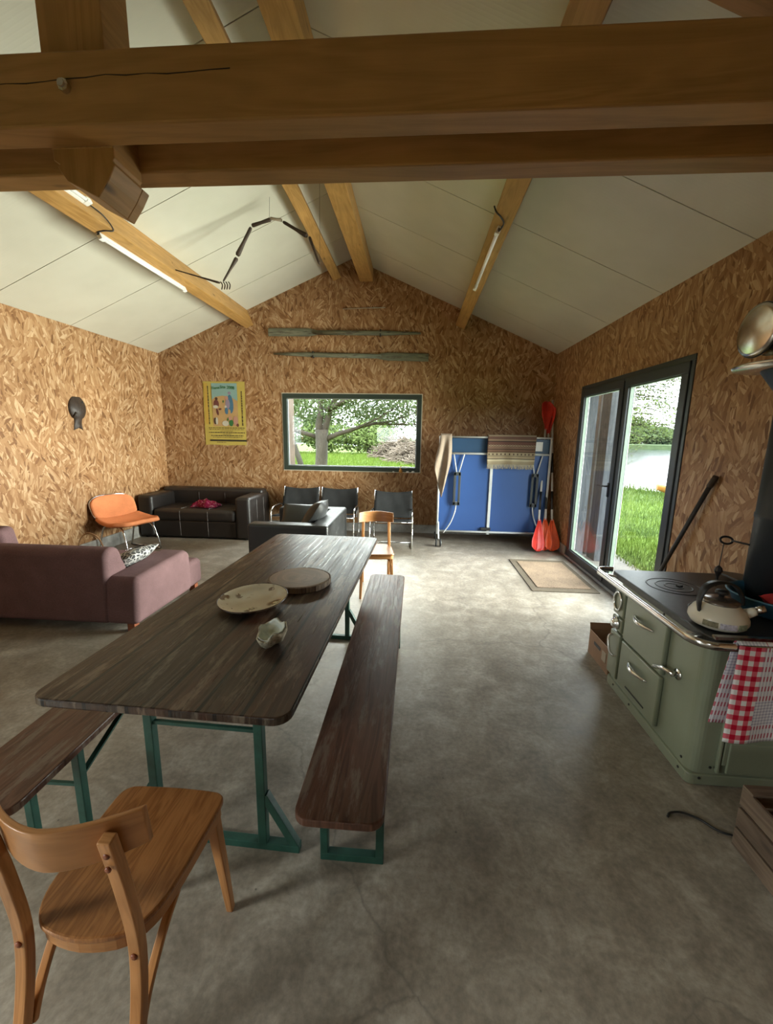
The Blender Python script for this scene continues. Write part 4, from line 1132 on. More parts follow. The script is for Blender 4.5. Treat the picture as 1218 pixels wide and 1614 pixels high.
for u, a, b in ((300, 880, 200), (920, 900, 300)):
    x, z0 = C_(u, a); _, z1 = C_(u, b); words(z0, z1, x, .016, True)
g.build('small_print', pm['dark'], t)
a = C_(300, 1180); b = C_(985, 1150); flat('black_strip', [(a[0], a[1]), (b[0], a[1]), (b[0], b[1]), (a[0], b[1])], pm['black'], 2)

# fish carving on the left wall
t = thing('carved_fish', 'dark carved wooden fish hanging on the left wall', 'wall ornament', (XL, 4.95, 1.80))
g = G(); pts = []
for i in range(25):
    f = i/24; zz = 1.99-.37*f
    wd = 1.08*.118*max(0, 1-((f-.36)/.40)**2)**.5 if f < .70 else .118*max(0, 1-(.34/.40)**2)**.6-.010*math.sin(PI*(f-.70)/.3)+(f-.70)*.06
    wd = max(.012, wd); th = .045*math.sin(PI*min(.97, f*1.05+.03))+.012; row = []
    for j in range(13):
        a = PI*j/12; row.append((XL+.002+th*math.sin(a), 4.945-.02*f+wd*math.cos(a), zz-(.03*abs(math.cos(a)) if f > .95 else 0)))
    pts.append(row)
DKC = wood('dark_carved_wood', (.018, .012, .009), (.05, .034, .025), .45, knots=False, bumpy=.4)
g.grid(pts); g.build('fish_body', DKC, t, smooth=True, solid=.003)
G().lathe([(0, .006), (.012, .004), (.013, 0)], (XL+.044, 4.985, 1.93), 12, Matrix.Rotation(PI/2, 3, 'Y')).build('eye', BLACK, t)
G().tube([(XL+.02, 4.87, 1.81), (XL+.055, 4.86, 1.79), (XL+.03, 4.84, 1.74)], [.02, .015, .003], 8).build('fin', DKC, t, smooth=True)

# two old oars and a thin stick on the back wall
def oar(label, x0, x1, z, flipx):
    t = thing('wooden_oar', label, 'oar', ((x0+x1)/2, YB, z), 0, None)
    L = x1-x0; X = (lambda f: x0+L*f) if not flipx else (lambda f: x1-L*f)
    dz = lambda f: z+(.0 if not flipx else -.03)*0-.035*f if not flipx else z-.03+.05*f
    dz = (lambda f: z-.02*f) if not flipx else (lambda f: z+.05*f)
    pts = []
    for i in range(15):
        f = i/14*.33; wd = .060 if f < .27 else .060-(f-.27)/.06*.028
        c = (X(f), YB-.028, dz(f)); row = []
        for j in range(11):
            a = 2*PI*j/10; row.append((c[0], c[1]+.018*math.sin(a), c[2]+wd*math.copysign(abs(math.cos(a))**.5, math.cos(a))))
        pts.append(row)
    G().grid(pts).build('oar_blade', OARW, t, smooth=False)
    gg = G().tube([(X(.30), YB-.028, dz(.30)), (X(.55), YB-.028, dz(.55)), (X(.76), YB-.028, dz(.76)), (X(.88), YB-.026, dz(.88)), (X(1), YB-.026, dz(1))], [.034, .036, .036, .026, .014], 10)
    gg.build('oar_shaft', OARW, t, smooth=True)
    G().box((X(.74), YB-.03, dz(.74)), (.02, .06, .095)).build('wall_hook', BLACKM, t)
oar('upper old green-grey wooden oar on the back wall, blade to the left', -2.35, .02, 3.14, False)
oar('lower old green-grey wooden oar on the back wall, blade to the right', -2.28, .15, 2.77, True)
o = G().tube([(-1.18, YB-.012, 3.475), (-.85, YB-.010, 3.487), (-.53, YB-.012, 3.492)], .007, 6).build('thin_rod', PALEBONE, smooth=True)
tag(o, 'thin pale stick on the back wall above the oars', 'stick')

# sill ornaments
o = G().lathe([(0, 0), (.022, 0), (.030, .012), (.030, .035), (.016, .055), (.006, .085), (.003, .115), (0, .118)], (-.24, YB-.022, WZ0+.011), 18).build('glass_ornament', OCHRE, smooth=True)
o.location.z -= .01
tag(o, 'small pointed amber ornament on the window sill corner', 'ornament')
for i, (x, r_, lab) in enumerate(((-.36, .020, 'white pebble on the sill left of the amber ornament'), (-.13, .026, 'white pebble on the sill just right of the amber ornament'), (-.04, .028, 'white pebble in the right corner of the window sill'))):
    o = G().lathe([(0, 0), (r_*.8, .002), (r_, r_*.45), (r_*.7, r_*.95), (0, r_*1.1)], (x, YB-.016, WZ0+.002), 14).build('pebble', PAPER, smooth=True); tag(o, lab, 'pebble', 'white pebbles on the window sill')

# ---- tube lights
def tube_light(label, p0, p1, nrm, mat=TUBEM):
    p0, p1, nrm = Vector(p0), Vector(p1), Vector(nrm).normalized(); d = (p1-p0).normalized()
    t = thing('tube_light', label, 'light', tuple((p0+p1)/2), 0)
    g = G().beam(p0+nrm*.014, p1+nrm*.014, .030, .026, nrm); g.build('lamp_body', WHITEP, t, bevel=.004)
    G().tube([p0+nrm*.042+d*.03, p1+nrm*.042-d*.03], .0135, 12).build('fluorescent_tube', mat, t, smooth=True)
    for p, s in ((p0, 1), (p1, -1)): G().beam(p+nrm*.032, p+nrm*.032+d*s*.05, .036, .052, nrm).build('end_cap', WHITEP, t, bevel=.005)
    return t
n3L = Vector((nL.x, 0, nL.y)); n3R = Vector((nR.x, 0, nR.y)); u3L = Vector((uL.x, 0, uL.y)); u3R = Vector((uR.x, 0, uR.y))
botL = Vector((-2.69, 0, ceil_z(-2.69)-.001))+n3L*.24   # lower right edge of left purlin
botR = Vector((.632, 0, ceil_z(.632)-.001))+n3R*.24
cL = botL-u3L*.105
tl2 = tube_light('left purlin tube light, the longer one fully in view below it', cL+Vector((0, 3.60, 0)), cL+Vector((0, 4.90, 0)), n3L)
sideL = botL-n3L*.075
tl1 = tube_light('tube light half hidden by the post foot on the left purlin side', sideL+Vector((0, 2.3, 0)), sideL+Vector((0, 3.42, 0)), u3L)
cR = botR-u3R*.075
tl3 = tube_light('white tube light under the right purlin', cR+Vector((0, 3.62, 0)), cR+Vector((0, 4.93, 0)), n3R)
g = G().tube(smoothpath([sideL+u3L*.02+Vector((0, 3.42, 0)), sideL+u3L*.02+Vector((0, 3.58, -.01)), botL+u3L*.006+Vector((0, 3.66, -.006)), botL+n3L*.006-u3L*.05+Vector((0, 3.62, 0)), cL+n3L*.006+Vector((0, 3.60, 0)), cL+n3L*.02+Vector((0, 3.66, 0))], 6), .005, 6)
tag(g.build('lamp_cable', BLACK, smooth=True), 'black cable linking the two tube lights on the left purlin', 'cable')
g = G().tube(smoothpath([cR+n3R*.02+Vector((0, 3.62, 0)), cR+n3R*.05+Vector((.01, 3.60, 0)), cR+n3R*.02+Vector((.02, 3.55, 0)), cR+n3R*.006+Vector((-.02, 3.48, 0)), cR+n3R*.006+Vector((-.06, 3.45, .02)), cR+u3R*.085+Vector((0, 3.47, .03))], 6), .006, 6)
tag(g.build('lamp_cable', BLACK, smooth=True), 'black cable at the near end of the right purlin tube light', 'cable')

# ---- jointed hanging sculpture
t = thing('jointed_sculpture', 'jointed dark wooden limb sculpture with claws strung below the left roof slope', 'hanging sculpture', (-1.75, 4.6, 3.3))
Y6 = 4.6
def bone(a, b, r0, r1, mat=DARKBONE, name='limb_segment'):
    a = Vector((a[0], Y6, a[1])); b = Vector((b[0], Y6, b[1])); d = b-a
    return G().tube([a, a+d*.06, a+d*.5, a+d*.94, b], [r0*.7, r0, (r0+r1)/2*.8, r1, r1*.7], 8).build(name, mat, t, smooth=True)
bone((-2.62, 3.285), (-2.13, 3.15), .006, .012, name='tail_rod'); bone((-2.09, 3.165), (-1.93, 3.39), .010, .022)
bone((-1.925, 3.41), (-1.765, 3.675), .026, .018); bone((-1.755, 3.69), (-1.555, 3.745), .020, .020)
bone((-1.56, 3.755), (-1.44, 3.735), .016, .018, PALEBONE, 'pale_joint'); bone((-1.425, 3.72), (-1.18, 3.585), .016, .024)
bone((-1.155, 3.575), (-1.055, 3.32), .016, .012); bone((-1.055, 3.32), (-1.09, 3.40), .010, .006, name='hook'); bone((-1.895, 3.44), (-1.875, 3.52), .012, .006, name='hook')
for k in range(4):
    x = -2.12+.028*k
    G().tube(smoothpath([(x, Y6, 3.16), (x+.018, Y6, 3.13), (x+.012, Y6-.01, 3.08)], 4), [.006]*8+[.003], 6).build('claw', DARKBONE, t, smooth=True)
g = G()
for (x, z) in ((-1.05, 3.32), (-1.57, 3.75)): g.tube([(x, Y6, z), (x+.01, Y6, ceil_z(x)-.002)], .0015, 4)
g.tube([(-2.62, Y6, 3.285), (-2.64, Y6, 3.36)], .0015, 4)
g.build_each('suspension_wire', BLACKM, t)

# ================================================================== STOVE CORNER
t = thing('cooking_stove', 'old sage green enamel cooking stove with black top on the right', 'stove', (1.66, 2.2, 0))
bx0, bx1, by0, by1, bh = 1.32, 1.98, 1.775, 2.60, .725
body = G().prism(rrect(bx0, by0, bx1, by1, .05), .0, bh, lambda a, b, q: (a, b, q)).build('stove_body', STOVE, t)
G().prism(rrect(bx0-.012, by0-.012, bx1, by1+.005, .03), .0, .055, lambda a, b, q: (a, b, q)).build('base_plinth', STOVE, t, bevel=.006)
# side panel facing the viewer: two raised panels
g = G(); g.box((1.70, by0-.006, .36), (.50, .012, .50)); g.box((1.70, by0-.012, .15), (.46, .01, .16)); g.build('side_panel', STOVE, t, bevel=.006)
G().box((1.435, by0-.008, .38), (.014, .016, .62)).build('panel_trim', STOVE, t, bevel=.004)
def sdoor(y0, y1, z0, z1, hz=None, name='stove_door', tilt=True):
    o = G().box((bx0-.012, (y0+y1)/2, (z0+z1)/2), (.026, y1-y0, z1-z0)).build(name, STOVE, t, bevel=.009, seg=3, smooth=True)
    return o
def sdoor_handle(par, y0, y1, z0, z1):
    n = 12; pts = []
    for i in range(n+1):
        f = i/n; pts.append((bx0-.025-.030*math.sin(PI*f), y0+(y1-y0)*f, z0+(z1-z0)*f))
    g = G().tube(pts, [.006+.008*math.sin(PI*i/n) for i in range(n+1)], 10); g.build('handle', CHROME, par, smooth=True)
d1 = sdoor(2.04, 2.445, .385, .665); sdoor_handle(d1, 2.14, 2.34, .58, .58)
d2 = sdoor(2.04, 2.445, .085, .372); sdoor_handle(d2, 2.14, 2.34, .285, .285)
d3 = sdoor(2.465, 2.59, .50, .672, name='fire_door'); 
G().tube([(bx0-.03, 2.535+.045*math.cos(a), .59+.058*math.sin(a)) for a in [2*PI*i/20 for i in range(20)]], .007, 8, closed=True).build('handle_ring', CHROME, d3, smooth=True)
d4 = sdoor(2.465, 2.59, .40, .485, name='air_control')
G().lathe([(0, .03), (.018, .03), (.026, .024), (.030, .012), (.040, .008), (.042, 0), (0, 0)], (bx0-.025, 2.53, .445), 20, Matrix.Rotation(-PI/2, 3, 'Y')).build('knob', CHROME, d4, smooth=True)
d5 = sdoor(2.465, 2.59, .09, .385, name='ash_door')
g = G().tube(smoothpath([(bx0-.02, 2.555, .36), (bx0-.05, 2.55, .34), (bx0-.055, 2.52, .27), (bx0-.04, 2.50, .24), (bx0-.02, 2.495, .24)], 5), .008, 8); g.build('handle', CHROME, d5, smooth=True)
# latch between doors and plain panel
g = G().tube([(bx0-.0, 1.945, .455), (bx0-.035, 1.945, .455)], .013); g.tube([(bx0-.035, 1.925, .465), (bx0-.042, 2.01, .45), (bx0-.04, 2.07, .42)], [.012, .010, .013]); g.lathe([(.028, 0), (.028, .006), (.0, .008)], (bx0-.0, 1.945, .455), 14, Matrix.Rotation(-PI/2, 3, 'Y'))
g.build('latch', CHROME, t, smooth=True)
g = G()
for (y, z) in ((1.82, .10), (1.83, .035), (2.3, .035), (2.5, .035), (2.1, .70), (1.85, .70)): g.lathe([(.007, 0), (.006, .004), (0, .005)], (bx0-.012, y, z), 8, Matrix.Rotation(-PI/2, 3, 'Y'))
for (x, z) in ((1.36, .04), (1.40, .10), (1.9, .04), (1.36, .70)): g.lathe([(.007, 0), (.006, .004), (0, .005)], (x, by0-.013, z), 8, Matrix.Rotation(PI/2, 3, 'X'))
g.build_each('rivet', BLACKM, t)
G().box((bx0-.026, 2.24, .125), (.004, .20, .008)).build('vent_slot', BLACK, d2)
# hot plate
top = G().prism(rrect(1.275, 1.72, 2.02, 2.64, .05), bh, .762, lambda a, b, q: (a, b, q)).build('hot_plate', BLACKM, t, bevel=.006)
for (cx_, cy_, rr) in ((1.50, 2.36, (.135, .09, .045)), (1.50, 2.02, (.11, .06))):
    for r_ in rr:
        G().lathe([(r_-.004, .762), (r_-.003, .764), (r_+.003, .764), (r_+.004, .762), (r_-.004, .762)], (cx_, cy_, 0), 48).build('ring_plate', plain('ring_iron', (.05, .05, .05), .35, metal=.5), top, smooth=True)
G().box((1.53, 2.36, .766), (.035, .018, .006), Matrix.Rotation(.5, 3, 'Z')).build('lid_notch', BLACK, top)
G().box((1.44, 1.725, .765), (.30, .022, .014)).build('edge_bar', STEEL, top)
# chrome rail round front and near side
def railpath(z, o=0):
    x, y = 1.185-o, 1.655-o; r_ = .095
    p = [(1.30, 2.665+o, z)]
    p += [(x+.06+.06*math.cos(a), 2.605+o+.06*math.sin(a), z) for a in [PI/2+PI/2*i/6 for i in range(7)]]
    p += [(x, yy, z) for yy in (2.4, 2.2, 2.0, 1.85)]
    p += [(x+r_+r_*math.cos(a), y+r_+r_*math.sin(a), z) for a in [PI+PI/2*i/8 for i in range(9)]]
    p += [(xx, y, z) for xx in (1.4, 1.6, 1.8, 1.98)]
    return p
g = G(); pts = []
for p in railpath(.762): pts.append([(p[0], p[1], p[2]+.010), (p[0]+.0, p[1], p[2]-.018)])
P = [Vector(q) for q in railpath(.756)]
rows = []
for i, p in enumerate(P):
    tg = (P[min(i+1, len(P)-1)]-P[max(i-1, 0)]).normalized(); nn = tg.cross(Vector((0, 0, 1)))
    rows.append([p+nn*a+Vector((0, 0, b)) for a, b in ((-.005, -.016), (.005, -.016), (.007, 0), (.005, .016), (-.005, .016), (-.007, 0), (-.005, -.016))])
G().grid(rows).build('chrome_rail', CHROME, t, smooth=True)
g = G()
for p, q in (((1.185, 2.58, .752), (1.29, 2.56, .74)), ((1.185, 1.80, .752), (1.29, 1.80, .74)), ((1.19, 1.75, .752), (1.29, 1.78, .74)), ((1.40, 1.655, .752), (1.40, 1.73, .74)), ((1.9, 1.655, .752), (1.9, 1.73, .74))): g.beam(p, q, .022, .014)
g.build_each('rail_bracket', CHROME, t, bevel=.003)
G().box((1.95, 2.42, .785), (.16, .34, .012), Matrix.Rotation(.12, 3, 'Y')).build('raised_flap', BLACKM, t, bevel=.003)

# kettle
kx, ky, kz = 1.385, 1.85, .766
t = thing('kettle', 'squat cream enamel kettle with black handle standing on the stove', 'kettle', (kx, ky, kz)); t.scale = (.9, .9, 1.08)
c = (kx, ky, kz)
G().lathe([(0, 0), (.085, 0), (.112, .010), (.126, .030), (.124, .048), (.108, .072), (.082, .094), (.074, .102), (.074, .104), (0, .104)], c, 44).build('pot', CREAM, t, smooth=True)
lid = G().lathe([(.079, .102), (.080, .108), (.060, .118), (.03, .124), (0, .126)], c, 40).build('lid', plain('brown_steel_lid', (.20, .17, .15), .25, metal=.7), t, smooth=True)
G().lathe([(.012, .122), (.012, .134), (.028, .140), (.028, .150), (.02, .155), (0, .156)], c, 20).build('lid_knob', BLACK, lid, smooth=True)
hp = smoothpath([(kx-.108, ky-.02, kz+.065), (kx-.115, ky-.02, kz+.12), (kx-.09, ky-.015, kz+.17), (kx-.02, ky, kz+.188), (kx+.06, ky+.01, kz+.172), (kx+.115, ky+.02, kz+.12), (kx+.125, ky+.02, kz+.085)], 6)
rows = []
for i, p in enumerate(hp):
    tg = (hp[min(i+1, len(hp)-1)]-hp[max(i-1, 0)]).normalized(); sd = Vector((-.15, 1, 0)).normalized(); nn = tg.cross(sd)
    f = i/(len(hp)-1); wd = .007+.013*math.sin(PI*min(1, f*1.1))
    rows.append([p+sd*a+nn*b for a, b in ((-wd, -.004), (wd, -.004), (wd, .004), (-wd, .004), (-wd, -.004))])
G().grid(rows).build('handle', BLACK, t, smooth=True)
sp_ = [Vector((kx+.095, ky-.03, kz+.060)), Vector((kx+.125, ky-.045, kz+.078)), Vector((kx+.165, ky-.06, kz+.100))]
G().tube(sp_[:2]+[sp_[1]+(sp_[2]-sp_[1])*.3], [.024, .019, .017], 14).build('spout', CREAM, t, smooth=True)
G().tube([sp_[1]+(sp_[2]-sp_[1])*.25, sp_[2]], [.018, .016], 14).build('spout_cap', STEEL, t, smooth=True)
DECO = [plain('decor_olive', (.20, .18, .11), .3, var=.5, scale=90), plain('decor_lilac', (.52, .50, .58), .3, var=.4, scale=90), plain('decor_green', (.28, .34, .24), .3, var=.5, scale=90)]
for k, (a0, a1, dm) in enumerate(((-2.65, -2.15, 0), (-2.10, -1.55, 1), (-1.50, -1.10, 2))):
    G().lathe([(.1265, .022), (.1275, .030), (.1255, .046)], c, 8, None, 1, 1, a0, a1).build('printed_band', DECO[dm], t, smooth=True)

# basin
t = thing('blue_basin', 'blue enamel basin on the stove beside the kettle', 'basin', (1.79, 2.10, .767))
c = (1.775, 2.02, .767)
G().lathe([(0, .002), (.13, .002), (.155, .02), (.185, .085), (.198, .095), (.204, .092), (.203, .087), (.191, .08), (.162, .014), (.13, 0), (0, 0)], c, 44).build('bowl', BASINB, t, smooth=True)
o = pillow_g((1.82, 2.00, .815), .18, .16, .09, Matrix.Rotation(.2, 3, 'X')).build('red_cloth', plain('red_cotton', (.50, .02, .03), .8), smooth=True)
tag(o, 'folded red cloth inside the blue basin', 'cloth')

# checked towel over the rail
t = thing('checked_tea_towel', 'red and white checked tea towel hanging over the stove rail', 'towel', (1.5, 1.64, .77))
pts = []
for i in range(31):
    u = i/30; row = []
    for j in range(31):
        v = j/30; x = 1.335+.36*u-.028*v*(1-u*.3); y = 1.644-.010*math.sin(u*8+.5)*v-.03*v*(1-.3*u); z = .772-.415*v-.006*math.sin(u*6)
        row.append((x, y, z))
    pts.append(row)
G().grid(pts, uv=lambda i, j: (i/30*.36, .42-j/30*.415)).build('front_fall', GINGHAM, t, smooth=True, solid=.003)
pts = []
for i in range(25):
    u = i/24; row = []
    for j in range(25):
        v = j/24; q = min(1, v/.1)
        x = 1.333+.36*u-.034*v; y = 1.644+.024*q+.02*v; z = .774+.012*math.sin(q*PI)-(max(0, v-.1))*.43
        row.append((x, y, z))
    pts.append(row)
G().grid(pts, uv=lambda i, j: (i/24*.36+.1, j/24*.42)).build('back_fall', GINGHAM, t, smooth=True, solid=.003)

# flue pipe
fxp, fyp = 1.865, 2.17
t = thing('stove_pipe', 'black stove flue rising to a steel tee at the right edge', 'chimney pipe', (fxp, fyp, .76))
RP = .118
G().lathe([(RP, .765), (RP, 1.20), (RP+.004, 1.205), (RP+.004, 1.225), (RP, 1.23), (RP, 1.76), (0, 1.76)], (fxp, fyp, 0), 40).build('black_pipe', FLUE, t, smooth=True)
G().lathe([(.105, 1.76), (.105, 1.86), (0, 1.86)], (fxp-.0, fyp, 0), 36).build('steel_collar', STEEL, t, smooth=True)
G().lathe([(.11, 1.80), (.195, 1.925), (.195, 1.93), (0, 1.93)], (fxp+.0, fyp, 0), 36).build('dark_cone', plain('dark_blue_steel', (.02, .035, .055), .45, metal=.3), t, smooth=True)
G().lathe([(.10, 1.93), (.262, 1.935), (.266, 1.948), (.26, 1.953), (.10, 1.965)], (fxp-.055, fyp, 0), 44).build('flange', STEEL, t, smooth=True)
G().lathe([(.115, 1.95), (.115, 2.83), (0, 2.83)], (fxp, fyp, 0), 36).build('steel_pipe', STEEL, t, smooth=True)
R9 = Matrix.Rotation(-PI/2, 3, 'Y')
tee = G().lathe([(.105, .05), (.105, .20), (.112, .203), (.112, .215), (.105, .218), (.105, .27), (.118, .274), (.118, .292), (.10, .30), (.0, .302)], (fxp, fyp, 2.10), 40, R9).build('tee_branch', STEEL, t, smooth=True)
G().tube([(fxp-.283, fyp+.119*math.cos(a), 2.10+.119*math.sin(a)) for a in [2*PI*i/40 for i in range(40)]], .005, 6, closed=True).build('clamp_ring', BLACKM, tee, smooth=True)
# damper pull
t = thing('damper_pull', 'black wire handle with hanging weight beside the flue pipe', 'damper pull', (1.69, 2.30, 1.0))
g = G().tube([(fxp-RP+.01, fyp+.05, 1.055), (1.73, 2.30, 1.055)], .005); g.tube([(1.705+.032*math.cos(a), 2.31+.01*math.sin(a), 1.055+.018*math.sin(a)) for a in [2*PI*i/20 for i in range(20)]], .006, 6, closed=True); g.build('wire_loop', BLACKM, t, smooth=True)
G().tube([(1.695, 2.31, 1.04), (1.69, 2.31, .90)], .0025, 6).build('chain', BLACKM, t)
G().lathe([(0, 0), (.006, .01), (.006, .06), (.021, .095), (.015, .115), (.004, .125), (0, .126)], (1.69, 2.31, .785), 8).build('weight', BLACKM, t)

# poker
t = thing('long_poker', 'long dark poker leaning on the right wall between door and flue', 'poker', (2.0, 3.6, 0))
G().tube([(1.99, 3.62, .005), (2.06, 3.01, 1.30)], .016, 10).build('rod', BLACKM, t, smooth=True)
G().tube([(2.058, 3.025, 1.27), (2.063, 2.985, 1.345)], [.020, .018], 10).build('grip', DARKBONE, t, smooth=True)

# cardboard box
t = thing('cardboard_box', 'open cardboard box on the floor behind the stove', 'box', (1.5, 2.8, 0))
qx0, qx1, qy0, qy1, qh = 1.345, 1.72, 2.66, 2.98, .185
G().box(((qx0+qx1)/2, (qy0+qy1)/2, .003), (qx1-qx0, qy1-qy0, .006)).build('box_bottom', CARD, t)
g = G().box((qx0, (qy0+qy1)/2, qh/2), (.005, qy1-qy0, qh)); g.box((qx1, (qy0+qy1)/2, qh/2), (.005, qy1-qy0, qh)); g.box(((qx0+qx1)/2, qy0, qh/2), (qx1-qx0, .005, qh)); g.box(((qx0+qx1)/2, qy1, qh/2), (qx1-qx0, .005, qh)); g.build_each('box_wall', CARD, t)
G().box((qx0-.004, 2.84, .12), (.003, .10, .022)).build('hand_hole', BLACK, t)
G().box((qx0-.004, 2.73, .10), (.003, .06, .07)).build('sticker', plain('pale_label', (.45, .38, .30), .8), t)
G().box(((qx0+qx1)/2, qy1+.01, qh+.02), (qx1-qx0, .005, .05), Matrix.Rotation(-.3, 3, 'X')).build('box_flap', CARD, t)

# wooden crate
t = thing('wooden_crate', 'slatted wooden crate on the floor at the lower right edge', 'crate', (1.53, 1.18, 0))
ex0, ex1, ey0, ey1, eh = 1.30, 1.76, .92, 1.47, .275
for k, z in enumerate((.05, .14, .232)):
    for x in (ex0+.006, ex1-.006): G().box((x, (ey0+ey1)/2, z), (.012, ey1-ey0, .080)).build('side_slat', CRATEW, t, bevel=.002)
    for y in (ey0+.006, ey1-.006): G().box(((ex0+ex1)/2, y, z), (ex1-ex0-.026, .012, .080)).build('end_slat', CRATEW, t, bevel=.002)
for x in (ex0+.028, ex1-.028):
    for y in (ey0+.028, ey1-.028): G().box((x, y, eh/2), (.028, .028, eh-.01)).build('corner_post', CRATEW, t, bevel=.002)
G().box(((ex0+ex1)/2, (ey0+ey1)/2, .014), (ex1-ex0-.03, ey1-ey0-.03, .012)).build('crate_floor', CRATEW, t)
G().box(((ex0+ex1)/2, ey1-.025, eh+.002), (ex1-ex0, .05, .010)).build('top_rail', CRATEW, t, bevel=.002)

g = G().tube(smoothpath([(1.118, 1.575, .005), (1.14, 1.595, .006), (1.19, 1.60, .006), (1.245, 1.575, .005), (1.285, 1.53, .005), (1.325, 1.51, .006), (1.40, 1.50, .006), (1.6, 1.55, .005)], 6), .0045, 6)
tag(g.build('floor_cable', BLACK, smooth=True), 'thin black cable curling on the floor in front of the stove', 'cable')

# ================================================================== OUTSIDE
# meadow with the lake to the right
bank = [(60, -30), (22, -10), (14, 4), (9.6, 11.2), (7.7, 14.8), (5.6, 21), (3.2, 31), (.4, 44), (-4, 58), (-30, 80), (-120, 95)]
poly = [(-140, -40), (60, -40)]+bank+[(-140, 95)]
g = G(); base = []
tri = geometry.tessellate_polygon([[Vector((a, b, 0)) for a, b in poly]])
g.v = [Vector((a, b, -.13)) for a, b in poly]
for q in tri: g.quad(q)
o = g.build('meadow', LAWN); tag(o, 'green meadow around the building down to the lake bank', 'grass', kind='structure')
g = G(); g.v = [Vector(p) for p in ((-400, -400, -.62), (700, -400, -.62), (700, 700, -.62), (-400, 700, -.62))]; g.quad((0, 1, 2, 3))
o = g.build('lake', WATER); tag(o, 'calm pale lake beyond the meadow', 'water', kind='structure')
# bank skirt
g = G()
for i in range(len(bank)-1):
    a, b = bank[i], bank[i+1]; k = len(g.v); g.v += [Vector((a[0], a[1], -.13)), Vector((b[0], b[1], -.13)), Vector((b[0]+.5, b[1]+.2, -.7)), Vector((a[0]+.5, a[1]+.2, -.7))]; g.quad((k, k+1, k+2, k+3))
o = g.build('lake_bank', LAWN); o['kind'] = 'structure'; o['label'] = 'grassy bank edge dropping to the lake'; o['category'] = 'bank'
o = G().prism([(XR+.21, 3.2), (XR+.85, 3.2), (XR+.95, 6.9), (XR+.21, 6.9)], -.125, -.10, lambda a, b, q: (a, b, q)).build('gravel_strip', GRAVEL); tag(o, 'gravel strip outside the glazed door', 'gravel', kind='structure')

# grass blades near the door
rn = random.Random(11)
def blades(n, region, h0, h1, name, mat, label, w_=.006):
    g = G(); k = 0
    while k < n:
        x, y = region(rn)
        h = rn.uniform(h0, h1); a = rn.uniform(0, PI); dx, dy = math.cos(a)*w_, math.sin(a)*w_; lx, ly = rn.uniform(-.5, .5)*h, rn.uniform(-.5, .5)*h
        b = len(g.v); g.v += [Vector((x-dx, y-dy, -.13)), Vector((x+dx, y+dy, -.13)), Vector((x+lx, y+ly, -.13+h))]; g.quad((b, b+1, b+2)); k += 1
    o = g.build(name, mat); return tag(o, label, 'grass', kind='stuff')
def reg1(r):
    y = 4.5+9.5*r.random()**1.0; x = 2.9+(y*.72-2.2)*r.random(); return x, y
blades(26000, reg1, .05, .13, 'lawn_grass', BLADE, 'short green grass seen through the glazed door', .007)
def reg2(r):
    i = r.choice([2, 3, 3, 4, 4, 5, 6]); a, b = bank[i], bank[i+1]; f = r.random(); return a[0]+(b[0]-a[0])*f-r.random()*.9-.1, a[1]+(b[1]-a[1])*f-.2*r.random()
blades(2600, reg2, .15, .42, 'bank_reeds', BLADE, 'taller grass and reeds along the lake bank', .012)
def reg3(r):
    y = 14+24*r.random(); x = -.36*y+(.37*y)*r.random(); return x, y
blades(22000, reg3, .08, .24, 'orchard_grass', BLADE, 'rough meadow grass seen through the window', .018)

# trees
def leaves(g, c, rad, n, size, r, flat_=.8, droop=0):
    for _ in range(n):
        while True:
            p = Vector((r.uniform(-1, 1), r.uniform(-1, 1), r.uniform(-1, 1)))
            if p.length < 1: break
        p = Vector((c[0]+p.x*rad[0], c[1]+p.y*rad[1], c[2]+p.z*rad[2]))
        d1 = Vector((r.uniform(-1, 1), r.uniform(-1, 1), r.uniform(-1, 1))).normalized(); d2 = d1.orthogonal().normalized()
        s = size*r.uniform(.6, 1.3); b = len(g.v)
        g.v += [p-d1*s, p+d2*s*.5, p+d1*s, p-d2*s*.5]; g.quad((b, b+1, b+2, b+3))
def limb(g, p, d, L, r0, depth, r, tips):
    pts = [p]; q = p.copy(); dd = d.copy()
    for i in range(4):
        dd = (dd+Vector((r.uniform(-.25, .25), r.uniform(-.25, .25), r.uniform(-.12, .18)))).normalized(); q = q+dd*L/4; pts.append(q.copy())
    g.tube(pts, [r0, r0*.88, r0*.76, r0*.66, r0*.55], 8)
    if depth == 0: tips.append(pts[-1]); tips.append(pts[2]); return
    for k in range(3):
        nd = (dd+Vector((r.uniform(-.9, .9), r.uniform(-.9, .9), r.uniform(-.3, .6)))).normalized()
        limb(g, pts[-1 if k < 2 else 2], nd, L*.68, r0*.5, depth-1, r, tips)
r = random.Random(5)
t = thing('apple_tree', 'old apple tree with forked trunk in the middle of the window view', 'tree', (-2.55, 10.9, -.13))
g = G(); tips = []
g.tube([(-2.55, 10.9, -.13), (-2.54, 10.9, .5), (-2.50, 10.9, 1.1), (-2.50, 10.9, 1.7)], [.22, .165, .155, .17], 14)
limb(g, Vector((-2.56, 10.9, 1.55)), Vector((-.12, 0, 1)), 1.2, .11, 2, r, tips); limb(g, Vector((-2.44, 10.9, 1.6)), Vector((.15, .2, 1)), 1.2, .10, 2, r, tips)
limb(g, Vector((-2.60, 10.9, 1.5)), Vector((-.9, -.1, .35)), 1.3, .065, 2, r, tips); limb(g, Vector((-2.40, 10.9, 1.45)), Vector((.9, .1, .5)), 1.4, .07, 2, r, tips)
limb(g, Vector((-2.40, 10.9, 2.2)), Vector((1, -.2, .25)), 1.7, .06, 2, r, tips)
g.build('trunk', BARK, t, smooth=True)
g = G()
for p in tips: leaves(g, (p.x, max(p.y, 10.3), p.z), (.6, .45, .42), 26, .045, r)
